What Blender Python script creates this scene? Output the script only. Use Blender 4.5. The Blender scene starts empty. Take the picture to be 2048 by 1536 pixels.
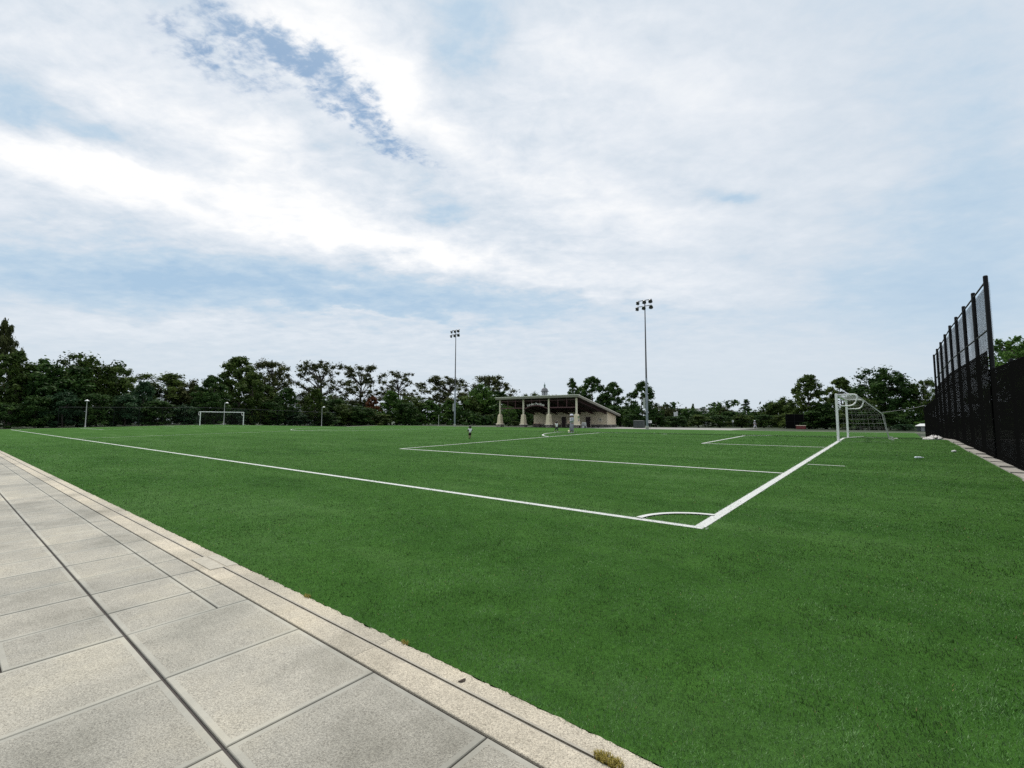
import bpy, math, random
import numpy as np
from mathutils import Vector, Matrix

SC = bpy.context.scene
COL = SC.collection
R = math.radians

# ------------------------------------------------------------------ the site
# world: X right, Y ahead, Z up; Z = 0 on the crown (long ridge) of the pitch
YAW = 0.68054
P0 = np.array([2.7206, 6.9132])            # near corner of the pitch
GD = np.array([math.sin(YAW), math.cos(YAW)])     # along the goal line
TD = np.array([-math.cos(YAW), math.sin(YAW)])    # along the touchline
W, L, SLOPE = 55.05, 96.87, 0.020555
BC = W / 2
EYE = 0.975

def crown(b):
    if b > 58:
        z58 = -SLOPE * (58 - BC)
        t = min(1, (b - 58) / 9.0)
        return z58 + (-0.43 - z58) * t
    return -SLOPE * abs(max(b, -16.0) - BC)

def F(a, b, z=None):
    p = P0 + a * TD + b * GD
    return Vector((p[0], p[1], crown(b) if z is None else z))

def to_ab(x, y):
    d = np.array([x, y]) - P0
    return float(d @ TD), float(d @ GD)

def spot(px, depth):
    """a point on the ground: bearing px (pixels of the 2048 wide photo) at a depth ahead"""
    x = (px - 1024) / 932.4 * depth
    a, b = to_ab(x, depth)
    return Vector((x, depth, crown(b)))

def height_at(py, depth, gz):
    return (841.2 - py) * depth / 932.4 + EYE - gz

# ------------------------------------------------------------------ materials
def new_mat(name):
    m = bpy.data.materials.new(name)
    m.use_nodes = True
    nt = m.node_tree
    b = nt.nodes['Principled BSDF']
    return m, nt, b

def lnk(nt, a, b):
    nt.links.new(a, b)

def noise(nt, scale, detail=4, rough=.6, coord='Object', vec=None):
    n = nt.nodes.new('ShaderNodeTexNoise')
    n.inputs['Scale'].default_value = scale
    n.inputs['Detail'].default_value = detail
    n.inputs['Roughness'].default_value = rough
    if vec is None:
        tc = nt.nodes.new('ShaderNodeTexCoord')
        lnk(nt, tc.outputs[coord], n.inputs['Vector'])
    else:
        lnk(nt, vec, n.inputs['Vector'])
    return n

def ramp(nt, fac, stops):
    r = nt.nodes.new('ShaderNodeValToRGB')
    e = r.color_ramp.elements
    while len(e) < len(stops):
        e.new(0.5)
    for i, (p, c) in enumerate(stops):
        e[i].position = p
        e[i].color = (c[0], c[1], c[2], 1)
    lnk(nt, fac, r.inputs['Fac'])
    return r

def mixc(nt, fac, a, b, mode='MIX'):
    m = nt.nodes.new('ShaderNodeMix')
    m.data_type = 'RGBA'
    m.blend_type = mode
    for s, v in ((m.inputs['Factor'], fac), (m.inputs[6], a), (m.inputs[7], b)):
        if hasattr(v, 'is_linked'):
            lnk(nt, v, s)
        elif isinstance(v, (int, float)):
            s.default_value = v
        else:
            s.default_value = (v[0], v[1], v[2], 1)
    return m.outputs[2]

def math_(nt, op, a, b=None, c=None):
    m = nt.nodes.new('ShaderNodeMath')
    m.operation = op
    for i, v in enumerate((a, b, c)):
        if v is None:
            continue
        if hasattr(v, 'is_linked'):
            lnk(nt, v, m.inputs[i])
        else:
            m.inputs[i].default_value = v
    return m.outputs[0]

def bump(nt, bsdf, height, strength, dist=.01):
    b = nt.nodes.new('ShaderNodeBump')
    b.inputs['Strength'].default_value = strength
    b.inputs['Distance'].default_value = dist
    lnk(nt, height, b.inputs['Height'])
    lnk(nt, b.outputs['Normal'], bsdf.inputs['Normal'])

def plain(name, col, rough=.6, var=.15, scale=6, bmp=.1, metal=0, spec=.4):
    m, nt, b = new_mat(name)
    n = noise(nt, scale, 5)
    lo = [c * (1 - var) for c in col]
    hi = [min(1, c * (1 + var)) for c in col]
    lnk(nt, ramp(nt, n.outputs['Fac'], [(.3, lo), (.7, hi)]).outputs['Color'], b.inputs['Base Color'])
    b.inputs['Roughness'].default_value = rough
    b.inputs['Metallic'].default_value = metal
    b.inputs['Specular IOR Level'].default_value = spec
    if bmp:
        n2 = noise(nt, scale * 12, 3)
        bump(nt, b, n2.outputs['Fac'], bmp, .01)
    return m

M = {}
M['white_paint'] = plain('white_paint', (.78, .78, .77), .35, .05, 4, .03)
M['goal_white'] = plain('goal_white', (.93, .92, .90), .3, .04, 3, .02)
M['net_cord'] = plain('net_cord', (.50, .50, .48), .8, .05, 5, 0)
M['net_black'] = plain('net_black', (.05, .05, .055), .8, .1, 5, 0)
M['galv'] = plain('galvanised_steel', (.22, .245, .27), .45, .12, 3, .03, .35)
M['pole_dark'] = plain('bronze_pole', (.10, .095, .10), .45, .1, 3, .03, .3)
M['lamp_grey'] = plain('lamp_grey', (.24, .24, .25), .4, .1, 6, .03, .3)
M['glass_dark'] = plain('lamp_glass', (.05, .05, .055), .1, .1, 6, 0)
M['concrete'] = plain('light_concrete', (.42, .40, .36), .85, .15, 4, .3)
M['post_grey'] = plain('post_grey', (.42, .42, .40), .5, .1, 4, .05)
M['black_steel'] = plain('black_steel', (.008, .008, .009), .5, .2, 5, .05, 0, .15)
M['stucco'] = plain('beige_stucco', (.78, .66, .48), .9, .06, 2.5, .1)
M['trim_beige'] = plain('trim_beige', (.74, .66, .52), .75, .05, 3, .08)
M['fascia'] = plain('grey_fascia', (.24, .225, .185), .7, .08, 3, .05)
M['roof_edge'] = plain('pale_roof_edge', (.76, .72, .62), .5, .06, 3, .03)
M['maroon'] = plain('maroon_steel', (.115, .048, .052), .45, .12, 4, .03)
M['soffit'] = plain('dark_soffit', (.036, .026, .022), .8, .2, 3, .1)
M['door_dark'] = plain('dark_maroon_door', (.035, .014, .014), .5, .15, 4, .03)
M['red'] = plain('dull_red', (.16, .03, .03), .6, .15, 4, .05)
M['sign_white'] = plain('sign_white', (.72, .72, .70), .5, .05, 6, .02)
M['letter'] = plain('letter_cream', (.80, .74, .70), .45, .04, 6, .02)
M['sign_green'] = plain('sign_green', (.16, .26, .14), .5, .1, 6, .02)
M['sign_grey'] = plain('sign_grey', (.28, .28, .28), .5, .1, 6, .02)
M['bark'] = plain('bark', (.065, .055, .045), .95, .3, 5, .6)
M['bark_pale'] = plain('bark_pale', (.13, .115, .095), .95, .25, 5, .5)
M['plastic'] = plain('clear_white_plastic', (.68, .76, .80), .25, .08, 9, .05)
M['tarp'] = plain('white_sheet', (.56, .54, .52), .7, .12, 9, .2)
M['cabinet'] = plain('cabinet_green', (.055, .065, .062), .6, .12, 4, .05)
M['house_white'] = plain('white_siding', (.62, .63, .64), .8, .05, 1.5, .1)
M['house_grey'] = plain('grey_siding', (.33, .33, .34), .8, .08, 1.5, .1)
M['roof_dark'] = plain('dark_shingle', (.09, .09, .10), .9, .2, 2.5, .3)
M['roof_grey'] = plain('grey_shingle', (.26, .26, .27), .9, .15, 2.5, .3)
M['pane'] = plain('window_pane', (.02, .025, .03), .1, .1, 2, 0)
M['copper'] = plain('green_copper', (.24, .32, .29), .7, .15, 2, .1)
M['leaf_brown'] = plain('dead_leaf', (.055, .04, .03), .8, .3, 30, .2)
M['drain_metal'] = plain('drain_metal', (.33, .30, .245), .6, .2, 8, .1)
M['dark_gap'] = plain('dark_gap', (.012, .010, .010), .9, .2, 8, .1)
# people
M['skin_brown'] = plain('skin_brown', (.20, .115, .075), .55, .06, 9, .03)
M['skin_tan'] = plain('skin_tan', (.34, .21, .15), .55, .06, 9, .03)
M['hair_black'] = plain('hair_black', (.014, .011, .010), .6, .2, 40, .2)
M['shirt_white'] = plain('shirt_white', (.78, .80, .80), .85, .05, 9, .1)
M['cloth_black'] = plain('cloth_black', (.012, .012, .014), .9, .2, 9, .1)
M['cloth_green'] = plain('cloth_dark_green', (.04, .065, .055), .9, .2, 9, .1)
M['cloth_grey'] = plain('cloth_grey', (.42, .42, .45), .9, .1, 9, .15)
M['cloth_midgrey'] = plain('cloth_midgrey', (.28, .28, .31), .9, .1, 9, .15)
M['hat_white'] = plain('hat_pale', (.66, .66, .74), .85, .06, 9, .1)
M['shoe_pale'] = plain('shoe_pale', (.55, .55, .55), .7, .1, 9, .05)
M['ball_yellow'] = plain('ball_yellow', (.72, .74, .40), .5, .05, 9, .02)

def leaf_material(name, dark, mid, light, trans=.25):
    m, nt, b = new_mat(name)
    at = nt.nodes.new('ShaderNodeAttribute')
    at.attribute_name = 'tint'
    r = ramp(nt, at.outputs['Fac'], [(0, dark), (.55, mid), (1, light)])
    lnk(nt, r.outputs['Color'], b.inputs['Base Color'])
    b.inputs['Roughness'].default_value = .55
    b.inputs['Specular IOR Level'].default_value = .06
    tr = nt.nodes.new('ShaderNodeBsdfTranslucent')
    lnk(nt, r.outputs['Color'], tr.inputs['Color'])
    mx = nt.nodes.new('ShaderNodeMixShader')
    mx.inputs[0].default_value = trans
    lnk(nt, b.outputs[0], mx.inputs[1])
    lnk(nt, tr.outputs[0], mx.inputs[2])
    lnk(nt, mx.outputs[0], nt.nodes['Material Output'].inputs['Surface'])
    return m

LEAF = {
 'deep': leaf_material('foliage_deep', (0.0194, 0.0422, 0.0123), (0.0369, 0.0803, 0.0206), (0.0775, 0.1394, 0.0303)),
 'olive': leaf_material('foliage_olive', (0.0290, 0.0486, 0.0123), (0.0581, 0.0972, 0.0220), (0.1201, 0.1647, 0.0358)),
 'fresh': leaf_material('foliage_fresh', (0.0310, 0.0718, 0.0138), (0.0659, 0.1394, 0.0275), (0.1279, 0.2218, 0.0413)),
 'bluish': leaf_material('foliage_bluish', (0.0194, 0.0465, 0.0220), (0.0387, 0.0845, 0.0385), (0.0775, 0.1394, 0.0618)),
 'brownish': leaf_material('foliage_brownish', (0.0349, 0.0422, 0.0165), (0.0659, 0.0803, 0.0275), (0.1162, 0.1309, 0.0440)),
 'red': leaf_material('foliage_red', (0.0679, 0.0296, 0.0138), (0.1356, 0.0507, 0.0220), (0.1938, 0.0845, 0.0303)),
 'weed': leaf_material('weed_blades', (.16, .14, .03), (.34, .28, .07), (.52, .42, .13), .35),
}

# ------------------------------------------------------------------ mesh building
class MB:
    def __init__(s):
        s.v, s.f, s.mi = [], [], []
    def add(s, vs, fs, mi=0):
        o = len(s.v)
        s.v += [tuple(v) for v in vs]
        s.f += [tuple(i + o for i in f) for f in fs]
        s.mi += [mi] * len(fs)
        return s
    def box(s, x0, x1, y0, y1, z0, z1, mi=0):
        vs = [(x, y, z) for z in (z0, z1) for y in (y0, y1) for x in (x0, x1)]
        return s.add(vs, [(0, 2, 3, 1), (4, 5, 7, 6), (0, 1, 5, 4), (2, 6, 7, 3), (0, 4, 6, 2), (1, 3, 7, 5)], mi)
    def frustum(s, cx, cy, z0, z1, h0, h1, mi=0):
        vs = [(cx + sx * h, cy + sy * h, z) for z, h in ((z0, h0), (z1, h1)) for sx, sy in ((-1, -1), (1, -1), (1, 1), (-1, 1))]
        return s.add(vs, [(3, 2, 1, 0), (4, 5, 6, 7)] + [(i, (i + 1) % 4, 4 + (i + 1) % 4, 4 + i) for i in range(4)], mi)
    def prism(s, poly, y0, y1, mi=0):
        """poly in (x, z), extruded along y"""
        n = len(poly)
        vs = [(x, y0, z) for x, z in poly] + [(x, y1, z) for x, z in poly]
        return s.add(vs, [tuple(range(n)), tuple(range(2 * n - 1, n - 1, -1))] + [(i, i + n, (i + 1) % n + n, (i + 1) % n) for i in range(n)], mi)
    def prism_x(s, poly, x0, x1, mi=0):
        """poly in (y, z), extruded along x"""
        n = len(poly)
        vs = [(x0, y, z) for y, z in poly] + [(x1, y, z) for y, z in poly]
        return s.add(vs, [tuple(range(n - 1, -1, -1)), tuple(range(n, 2 * n))] + [(i, (i + 1) % n, (i + 1) % n + n, i + n) for i in range(n)], mi)
    def tube(s, pts, rad, n=8, mi=0, caps=True):
        pts = [Vector(p) for p in pts]
        if not isinstance(rad, (list, tuple)):
            rad = [rad] * len(pts)
        o = len(s.v)
        for i, p in enumerate(pts):
            d = (pts[min(i + 1, len(pts) - 1)] - pts[max(i - 1, 0)])
            d = d.normalized() if d.length > 1e-9 else Vector((0, 0, 1))
            u = d.cross(Vector((.31, .87, .37) if abs(d.z) > .9 else (0, 0, 1))).normalized()
            w = d.cross(u)
            for k in range(n):
                t = 2 * math.pi * k / n
                s.v.append(tuple(p + (u * math.cos(t) + w * math.sin(t)) * rad[i]))
        for i in range(len(pts) - 1):
            for k in range(n):
                k2 = (k + 1) % n
                s.f.append((o + i * n + k, o + i * n + k2, o + (i + 1) * n + k2, o + (i + 1) * n + k))
                s.mi.append(mi)
        if caps:
            s.f.append(tuple(o + k for k in range(n)))
            s.f.append(tuple(o + (len(pts) - 1) * n + k for k in range(n - 1, -1, -1)))
            s.mi += [mi, mi]
        return s
    def lathe(s, prof, n=12, c=(0, 0, 0), mi=0):
        o = len(s.v)
        for r, z in prof:
            for k in range(n):
                t = 2 * math.pi * k / n
                s.v.append((c[0] + r * math.cos(t), c[1] + r * math.sin(t), c[2] + z))
        for i in range(len(prof) - 1):
            for k in range(n):
                k2 = (k + 1) % n
                s.f.append((o + i * n + k, o + i * n + k2, o + (i + 1) * n + k2, o + (i + 1) * n + k))
                s.mi.append(mi)
        return s
    def ball(s, c, r, mi=0, n=10, m=7):
        return s.lathe([(max(1e-4, math.sin(math.pi * i / m)) * r, -math.cos(math.pi * i / m) * r) for i in range(m + 1)], n, c, mi)
    def build(s, name, mats, parent=None, loc=None, rotz=None, smooth=False, bevel=0):
        me = bpy.data.meshes.new(name)
        me.from_pydata(s.v, [], s.f)
        if not isinstance(mats, (list, tuple)):
            mats = [mats]
        for m in mats:
            me.materials.append(m)
        if any(s.mi):
            me.polygons.foreach_set('material_index', s.mi)
        if smooth:
            me.polygons.foreach_set('use_smooth', [True] * len(me.polygons))
        me.update()
        o = bpy.data.objects.new(name, me)
        COL.objects.link(o)
        if parent is not None:
            o.parent = parent
        if loc is not None:
            o.location = loc
        if rotz is not None:
            o.rotation_euler = (0, 0, rotz)
        if bevel:
            md = o.modifiers.new('bevel', 'BEVEL')
            md.width = bevel
            md.segments = 2
            md.limit_method = 'ANGLE'
        return o

def tag(o, label=None, cat=None, group=None, kind=None):
    if label: o['label'] = label
    if cat: o['category'] = cat
    if group: o['group'] = group
    if kind: o['kind'] = kind
    return o

def empty(name, label, cat, loc, rotz=0, group=None):
    o = bpy.data.objects.new(name, None)
    COL.objects.link(o)
    o.location = loc
    o.rotation_euler = (0, 0, rotz)
    o.empty_display_size = .2
    return tag(o, label, cat, group)

KIDS = {}
def copy_tree(o, parent=None):
    c = o.copy()
    COL.objects.link(c)
    if parent is not None:
        c.parent = parent
    for ch in [x for x in SC.objects if x.parent == o]:
        copy_tree(ch, c)
    return c

FIELD = dict(loc=(P0[0], P0[1], 0), rotz=-YAW)      # local x = -a, y = b

# ------------------------------------------------------------------ ground, turf, pavement
def vnoise(x, y, seed):
    """smooth 2-D value noise in -1..1"""
    xi, yi = np.floor(x).astype(np.int64), np.floor(y).astype(np.int64)
    fx, fy = x - xi, y - yi
    fx, fy = fx * fx * (3 - 2 * fx), fy * fy * (3 - 2 * fy)
    def h(i, j):
        n = (i * 374761393 + j * 668265263 + seed * 1274126177) & 0x7fffffff
        n = ((n ^ (n >> 13)) * 1103515245) & 0x7fffffff
        n = ((n ^ (n >> 16)) * 12345701) & 0x7fffffff
        return (n & 0xffff) / 32767.5 - 1
    return (h(xi, yi) * (1 - fx) + h(xi + 1, yi) * fx) * (1 - fy) + (h(xi, yi + 1) * (1 - fx) + h(xi + 1, yi + 1) * fx) * fy

def ground_material():
    m, nt, b = new_mat('ground_grass')
    n = noise(nt, .6, 6)
    n2 = noise(nt, 14, 4)
    c = ramp(nt, n.outputs['Fac'], [(.3, (.022, .036, .014)), (.55, (.034, .056, .02)), (.75, (.06, .065, .03))])
    lnk(nt, mixc(nt, .5, c.outputs['Color'], ramp(nt, n2.outputs['Fac'], [(.3, (.4, .4, .4)), (.7, (1, 1, 1))]).outputs['Color'], 'MULTIPLY'), b.inputs['Base Color'])
    b.inputs['Roughness'].default_value = .9
    bump(nt, b, n2.outputs['Fac'], .5, .05)
    return m

def turf_material():
    m, nt, b = new_mat('artificial_turf')
    tc = nt.nodes.new('ShaderNodeTexCoord')
    mp = nt.nodes.new('ShaderNodeMapping')
    mp.inputs['Scale'].default_value = (.18, .75, 1)
    mp.inputs['Rotation'].default_value = (0, 0, .1)
    lnk(nt, tc.outputs['Object'], mp.inputs['Vector'])
    big = noise(nt, 1.0, 5, .55, vec=mp.outputs['Vector'])
    mid = noise(nt, 2.2, 5, .65)
    fine = noise(nt, 26, 4, .7)
    vfine = noise(nt, 160, 3, .7)
    c = ramp(nt, big.outputs['Fac'], [(.30, (.035, .104, .015)), (.5, (.049, .132, .021)), (.72, (.071, .160, .037))])
    c2 = mixc(nt, .55, c.outputs['Color'], ramp(nt, mid.outputs['Fac'], [(.3, (.62, .68, .62)), (.7, (1.25, 1.2, 1.25))]).outputs['Color'], 'MULTIPLY')
    c3 = mixc(nt, .6, c2, ramp(nt, fine.outputs['Fac'], [(.3, (.6, .62, .6)), (.72, (1.4, 1.35, 1.45))]).outputs['Color'], 'MULTIPLY')
    c4 = mixc(nt, .5, c3, ramp(nt, vfine.outputs['Fac'], [(.32, (.25, .27, .25)), (.68, (1.6, 1.55, 1.6))]).outputs['Color'], 'MULTIPLY')
    lnk(nt, c4, b.inputs['Base Color'])
    b.inputs['Roughness'].default_value = .9
    b.inputs['Specular IOR Level'].default_value = .05
    h = math_(nt, 'ADD', vfine.outputs['Fac'], math_(nt, 'MULTIPLY', fine.outputs['Fac'], 1.5))
    bump(nt, b, h, .6, .03)
    return m
M['turf'] = turf_material()

def blade_material():
    m, nt, b = new_mat('turf_blades')
    at = nt.nodes.new('ShaderNodeAttribute')
    at.attribute_name = 'hue'
    lnk(nt, at.outputs['Color'], b.inputs['Base Color'])
    b.inputs['Roughness'].default_value = .5
    b.inputs['Specular IOR Level'].default_value = .06
    return m

def line_material():
    m, nt, b = new_mat('line_paint')
    n = noise(nt, 60, 4)
    lnk(nt, ramp(nt, n.outputs['Fac'], [(.3, (.45, .48, .44)), (.6, (.68, .68, .66))]).outputs['Color'], b.inputs['Base Color'])
    b.inputs['Roughness'].default_value = .7
    bump(nt, b, n.outputs['Fac'], .6, .02)
    return m
M['line'] = line_material()

def slab_material(name, tone, edge):
    m, nt, b = new_mat(name)
    big = noise(nt, 1.1, 6, .6)
    mid = noise(nt, 5, 5, .6)
    sp = noise(nt, 210, 2, .6)
    sp2 = noise(nt, 95, 3, .7)
    vo = nt.nodes.new('ShaderNodeTexVoronoi')
    vo.inputs['Scale'].default_value = 150
    tc = nt.nodes.new('ShaderNodeTexCoord')
    lnk(nt, tc.outputs['Object'], vo.inputs['Vector'])
    at = nt.nodes.new('ShaderNodeAttribute')
    at.attribute_name = 'tint'
    c = ramp(nt, big.outputs['Fac'], [(.28, [x * y for x, y in zip(tone, (.84, .85, .84))]), (.5, tone), (.74, [x * y for x, y in zip(tone, (1.12, 1.10, 1.06))])])
    st = noise(nt, .55, 7, .68)
    pale = noise(nt, 2.3, 6, .7)
    c_ = mixc(nt, .8, c.outputs['Color'], ramp(nt, st.outputs['Fac'], [(.33, (.70, .69, .67)), (.5, (1, 1, 1)), (.66, (1.12, 1.11, 1.08))]).outputs['Color'], 'MULTIPLY')
    c_ = mixc(nt, ramp(nt, pale.outputs['Fac'], [(.60, (0, 0, 0)), (.74, (.38, .38, .38))]).outputs['Color'], c_, [x * 1.28 for x in tone])
    c1 = mixc(nt, .5, c_, ramp(nt, mid.outputs['Fac'], [(.3, (.84, .84, .83)), (.7, (1.12, 1.12, 1.12))]).outputs['Color'], 'MULTIPLY')
    c2 = mixc(nt, 1, c1, ramp(nt, at.outputs['Fac'], [(0, (.88, .885, .89)), (1, (1.08, 1.07, 1.06))]).outputs['Color'], 'MULTIPLY')
    if not edge:
        c3 = mixc(nt, .95, c2, ramp(nt, sp2.outputs['Fac'], [(.30, (.62, .61, .60)), (.52, (1.02, 1.02, 1.02)), (.72, (1.22, 1.2, 1.18))]).outputs['Color'], 'MULTIPLY')
        c3 = mixc(nt, .85, c3, ramp(nt, sp.outputs['Fac'], [(.34, (.58, .56, .55)), (.5, (1, 1, 1)), (.7, (1.25, 1.22, 1.18))]).outputs['Color'], 'MULTIPLY')
        c3 = mixc(nt, .6, c3, ramp(nt, vo.outputs['Color'], [(.1, (.5, .47, .45)), (.35, (1, 1, 1)), (.95, (1.25, 1.25, 1.25))]).outputs['Color'], 'MULTIPLY')
        bump(nt, b, math_(nt, 'ADD', sp2.outputs['Fac'], vo.outputs['Distance']), .5, .006)
    else:
        c3 = mixc(nt, .3, c2, ramp(nt, sp2.outputs['Fac'], [(.3, (.8, .8, .8)), (.7, (1.1, 1.1, 1.1))]).outputs['Color'], 'MULTIPLY')
        bump(nt, b, sp2.outputs['Fac'], .2, .004)
    lnk(nt, c3, b.inputs['Base Color'])
    b.inputs['Roughness'].default_value = .85
    return m
M['slab'] = slab_material('pavement_slab', (.372, .355, .305), False)
M['slab_edge'] = slab_material('pavement_slab_edge', (.377, .362, .312), True)
M['kerb'] = slab_material('cream_kerb', (.49, .445, .36), False)

def sheet(name, a_st, b_st, zf, mat, kind='structure'):
    vs = [(-a, b, zf(b)) for a in a_st for b in b_st]
    nb = len(b_st)
    fs = [(i * nb + j, i * nb + j + 1, (i + 1) * nb + j + 1, (i + 1) * nb + j) for i in range(len(a_st) - 1) for j in range(nb - 1)]
    mb = MB()
    mb.add(vs, fs)
    o = mb.build(name, mat, **FIELD)
    return tag(o, kind=kind)

sheet('ground', [-2500, -300, -60, 0, 60, 130, 400, 2500], [-2500, -200, -16, -4.81, 0, BC, 58, 61, 64, 67, 90, 300, 2500], lambda b: crown(b) - .08, ground_material())
sheet('turf', [-4.62, 0, 20, 40, 60, 80, 103.2], [-4.80, 0, BC, 58, 61, 64, 67, 72.5], crown, M['turf'])

# field lines, 4 mm proud of the turf
def strip(mb, pts, w):
    """pts in (a, b)"""
    n = len(pts)
    vs = []
    PAINT.append((np.array(pts, float), w / 2))
    for i, p in enumerate(pts):
        p = np.array(p, float)
        d = np.array(pts[min(i + 1, n - 1)], float) - np.array(pts[max(i - 1, 0)], float)
        d /= np.linalg.norm(d)
        q = np.array([-d[1], d[0]]) * w / 2
        for s in (1, -1):
            a, b = p + s * q
            vs.append((-a, b, crown(b) + .004 + LZ[0]))
    LZ[0] += .0006
    mb.add(vs, [(2 * i, 2 * i + 1, 2 * i + 3, 2 * i + 2) for i in range(n - 1)])
LZ = [0]
PAINT = []
def straight(mb, p, q, w):
    n = 1 + int(np.linalg.norm(np.array(q, float) - np.array(p, float)) / 4)
    pts = [tuple(np.array(p, float) + (np.array(q, float) - np.array(p, float)) * t) for t in np.linspace(0, 1, n + 1)]
    if (p[1] - BC) * (q[1] - BC) < 0 and abs(p[1] - q[1]) > .1:
        t = (BC - p[1]) / (q[1] - p[1])
        pts.append(tuple(np.array(p, float) + (np.array(q, float) - np.array(p, float)) * t))
        pts.sort(key=lambda r: abs(r[1] - p[1]))
    strip(mb, pts, w)
lm = MB()
straight(lm, (-.06, 0), (L + .06, 0), .125)
straight(lm, (-.06, W), (L + .06, W), .10)
straight(lm, (0, .06), (0, BC - 3.6), .15)
straight(lm, (0, BC - 3.6), (0, W - .06), .11)
straight(lm, (L, .06), (L, W - .06), .10)
straight(lm, (L / 2, .06), (L / 2, W - .06), .10)
for g, s in ((0, 1), (L, -1)):
    for hw, dp in ((20.16, 16.46), (9.16, 5.5)):
        for sg in (-1, 1):
            straight(lm, (g + s * .06, BC + sg * hw), (g + s * (dp + .05), BC + sg * hw), .12)
        straight(lm, (g + s * dp, BC - hw + .05), (g + s * dp, BC + hw - .05), .12)
    th = math.acos(5.5 / 9.15)
    strip(lm, [(g + s * (11 + 9.15 * math.cos(t)), BC + 9.15 * math.sin(t)) for t in np.linspace(-th + .01, th - .01, 40)], .10)
    strip(lm, [(g + s * 10.85, BC), (g + s * 11.15, BC)], .22)
strip(lm, [(L / 2 + 9.15 * math.cos(t), BC + 9.15 * math.sin(t)) for t in np.linspace(0, 2 * math.pi, 97)], .10)
for ca, cb, t0 in ((0, 0, 0), (L, 0, 90), (L, W, 180), (0, W, 270)):
    strip(lm, [(ca + .94 * math.cos(R(t0 + t)), cb + .94 * math.sin(R(t0 + t))) for t in np.linspace(3, 87, 25)], .10)
straight(lm, (-.18, 10.05), (-1.12, 10.05), .07)
tag(lm.build('line_markings', M['line'], **FIELD), kind='structure')

# pavement slabs with open joints
rng = random.Random(4)
def slabs():
    mb_v, mb_f, mb_m, tint = [], [], [], []
    def slab(a0, a1, b0, b1, t, bord):
        g = .0055 if a0 < 2.4 else .0085
        j0, j1 = (.0105 if abs(q + 6.05) < .01 else .006 for q in (b0, b1))
        a0 += g; a1 -= g; b0 += j0; b1 -= j1
        o = len(mb_v)
        dz = rng.uniform(-.0015, .0015)
        def P(a, b, d=0.0):
            return (-a, b, crown(b) + dz + d)
        c = .004
        outer = [P(a0, b0, -.05), P(a1, b0, -.05), P(a1, b1, -.05), P(a0, b1, -.05)]
        top = [P(a0, b0, -c), P(a1, b0, -c), P(a1, b1, -c), P(a0, b1, -c)]
        top2 = [P(a0 + c, b0 + c), P(a1 - c, b0 + c), P(a1 - c, b1 - c), P(a0 + c, b1 - c)]
        w = bord
        inn = [P(a0 + w, b0 + w), P(a1 - w, b0 + w), P(a1 - w, b1 - w), P(a0 + w, b1 - w)]
        for r in (outer, top, top2, inn):
            mb_v.extend(r)
        for k in range(3):
            for i in range(4):
                j = (i + 1) % 4
                mb_f.append((o + 4 * k + i, o + 4 * k + j, o + 4 * k + 4 + j, o + 4 * k + 4 + i))
                mb_m.append(1)
        mb_f.append((o + 12, o + 13, o + 14, o + 15))
        mb_m.append(0)
        tint.extend([t] * 16)
    near_rows = [2.44, 1.48, .48, -.52, -1.5, -2.5, -3.5, -4.5, -5.5, -6.5, -7.5, -8.5]
    far_rows = [2.44, 3.07, 3.76, 4.41, 5.12, 5.80, 6.48]
    while far_rows[-1] < 70:
        far_rows.append(far_rows[-1] + .675)
    near_cols = [-5.16, -6.05, -7.02, -8.0, -9.0, -10, -11, -12, -13, -14, -15, -16]
    far_cols = [-5.16, -5.41, -6.05, -6.70, -7.35, -8, -8.65, -9.3, -9.95, -10.6, -11.3, -12, -13, -14, -15, -16]
    for rows, cols in ((near_rows[::-1], near_cols), (far_rows, far_cols)):
        for a0, a1 in zip(rows[:-1], rows[1:]):
            for b1, b0 in zip(cols[:-1], cols[1:]):
                slab(a0, a1, b0, b1, rng.random(), .035 if b1 - b0 > .3 else .02)
    me = bpy.data.meshes.new('pavement')
    me.from_pydata(mb_v, [], mb_f)
    me.materials.append(M['slab'])
    me.materials.append(M['slab_edge'])
    me.polygons.foreach_set('material_index', mb_m)
    at = me.attributes.new('tint', 'FLOAT', 'POINT')
    at.data.foreach_set('value', tint)
    o = bpy.data.objects.new('pavement', me)
    COL.objects.link(o)
    o.location = FIELD['loc']
    o.rotation_euler = (0, 0, -YAW)
    tag(o, kind='structure')
slabs()
sheet('pavement_bed', [-9, 72], [-16, -5.10], lambda b: crown(b) - .016, plain('joint_dirt', (.075, .065, .06), .95, .25, 8, .3))

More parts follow.
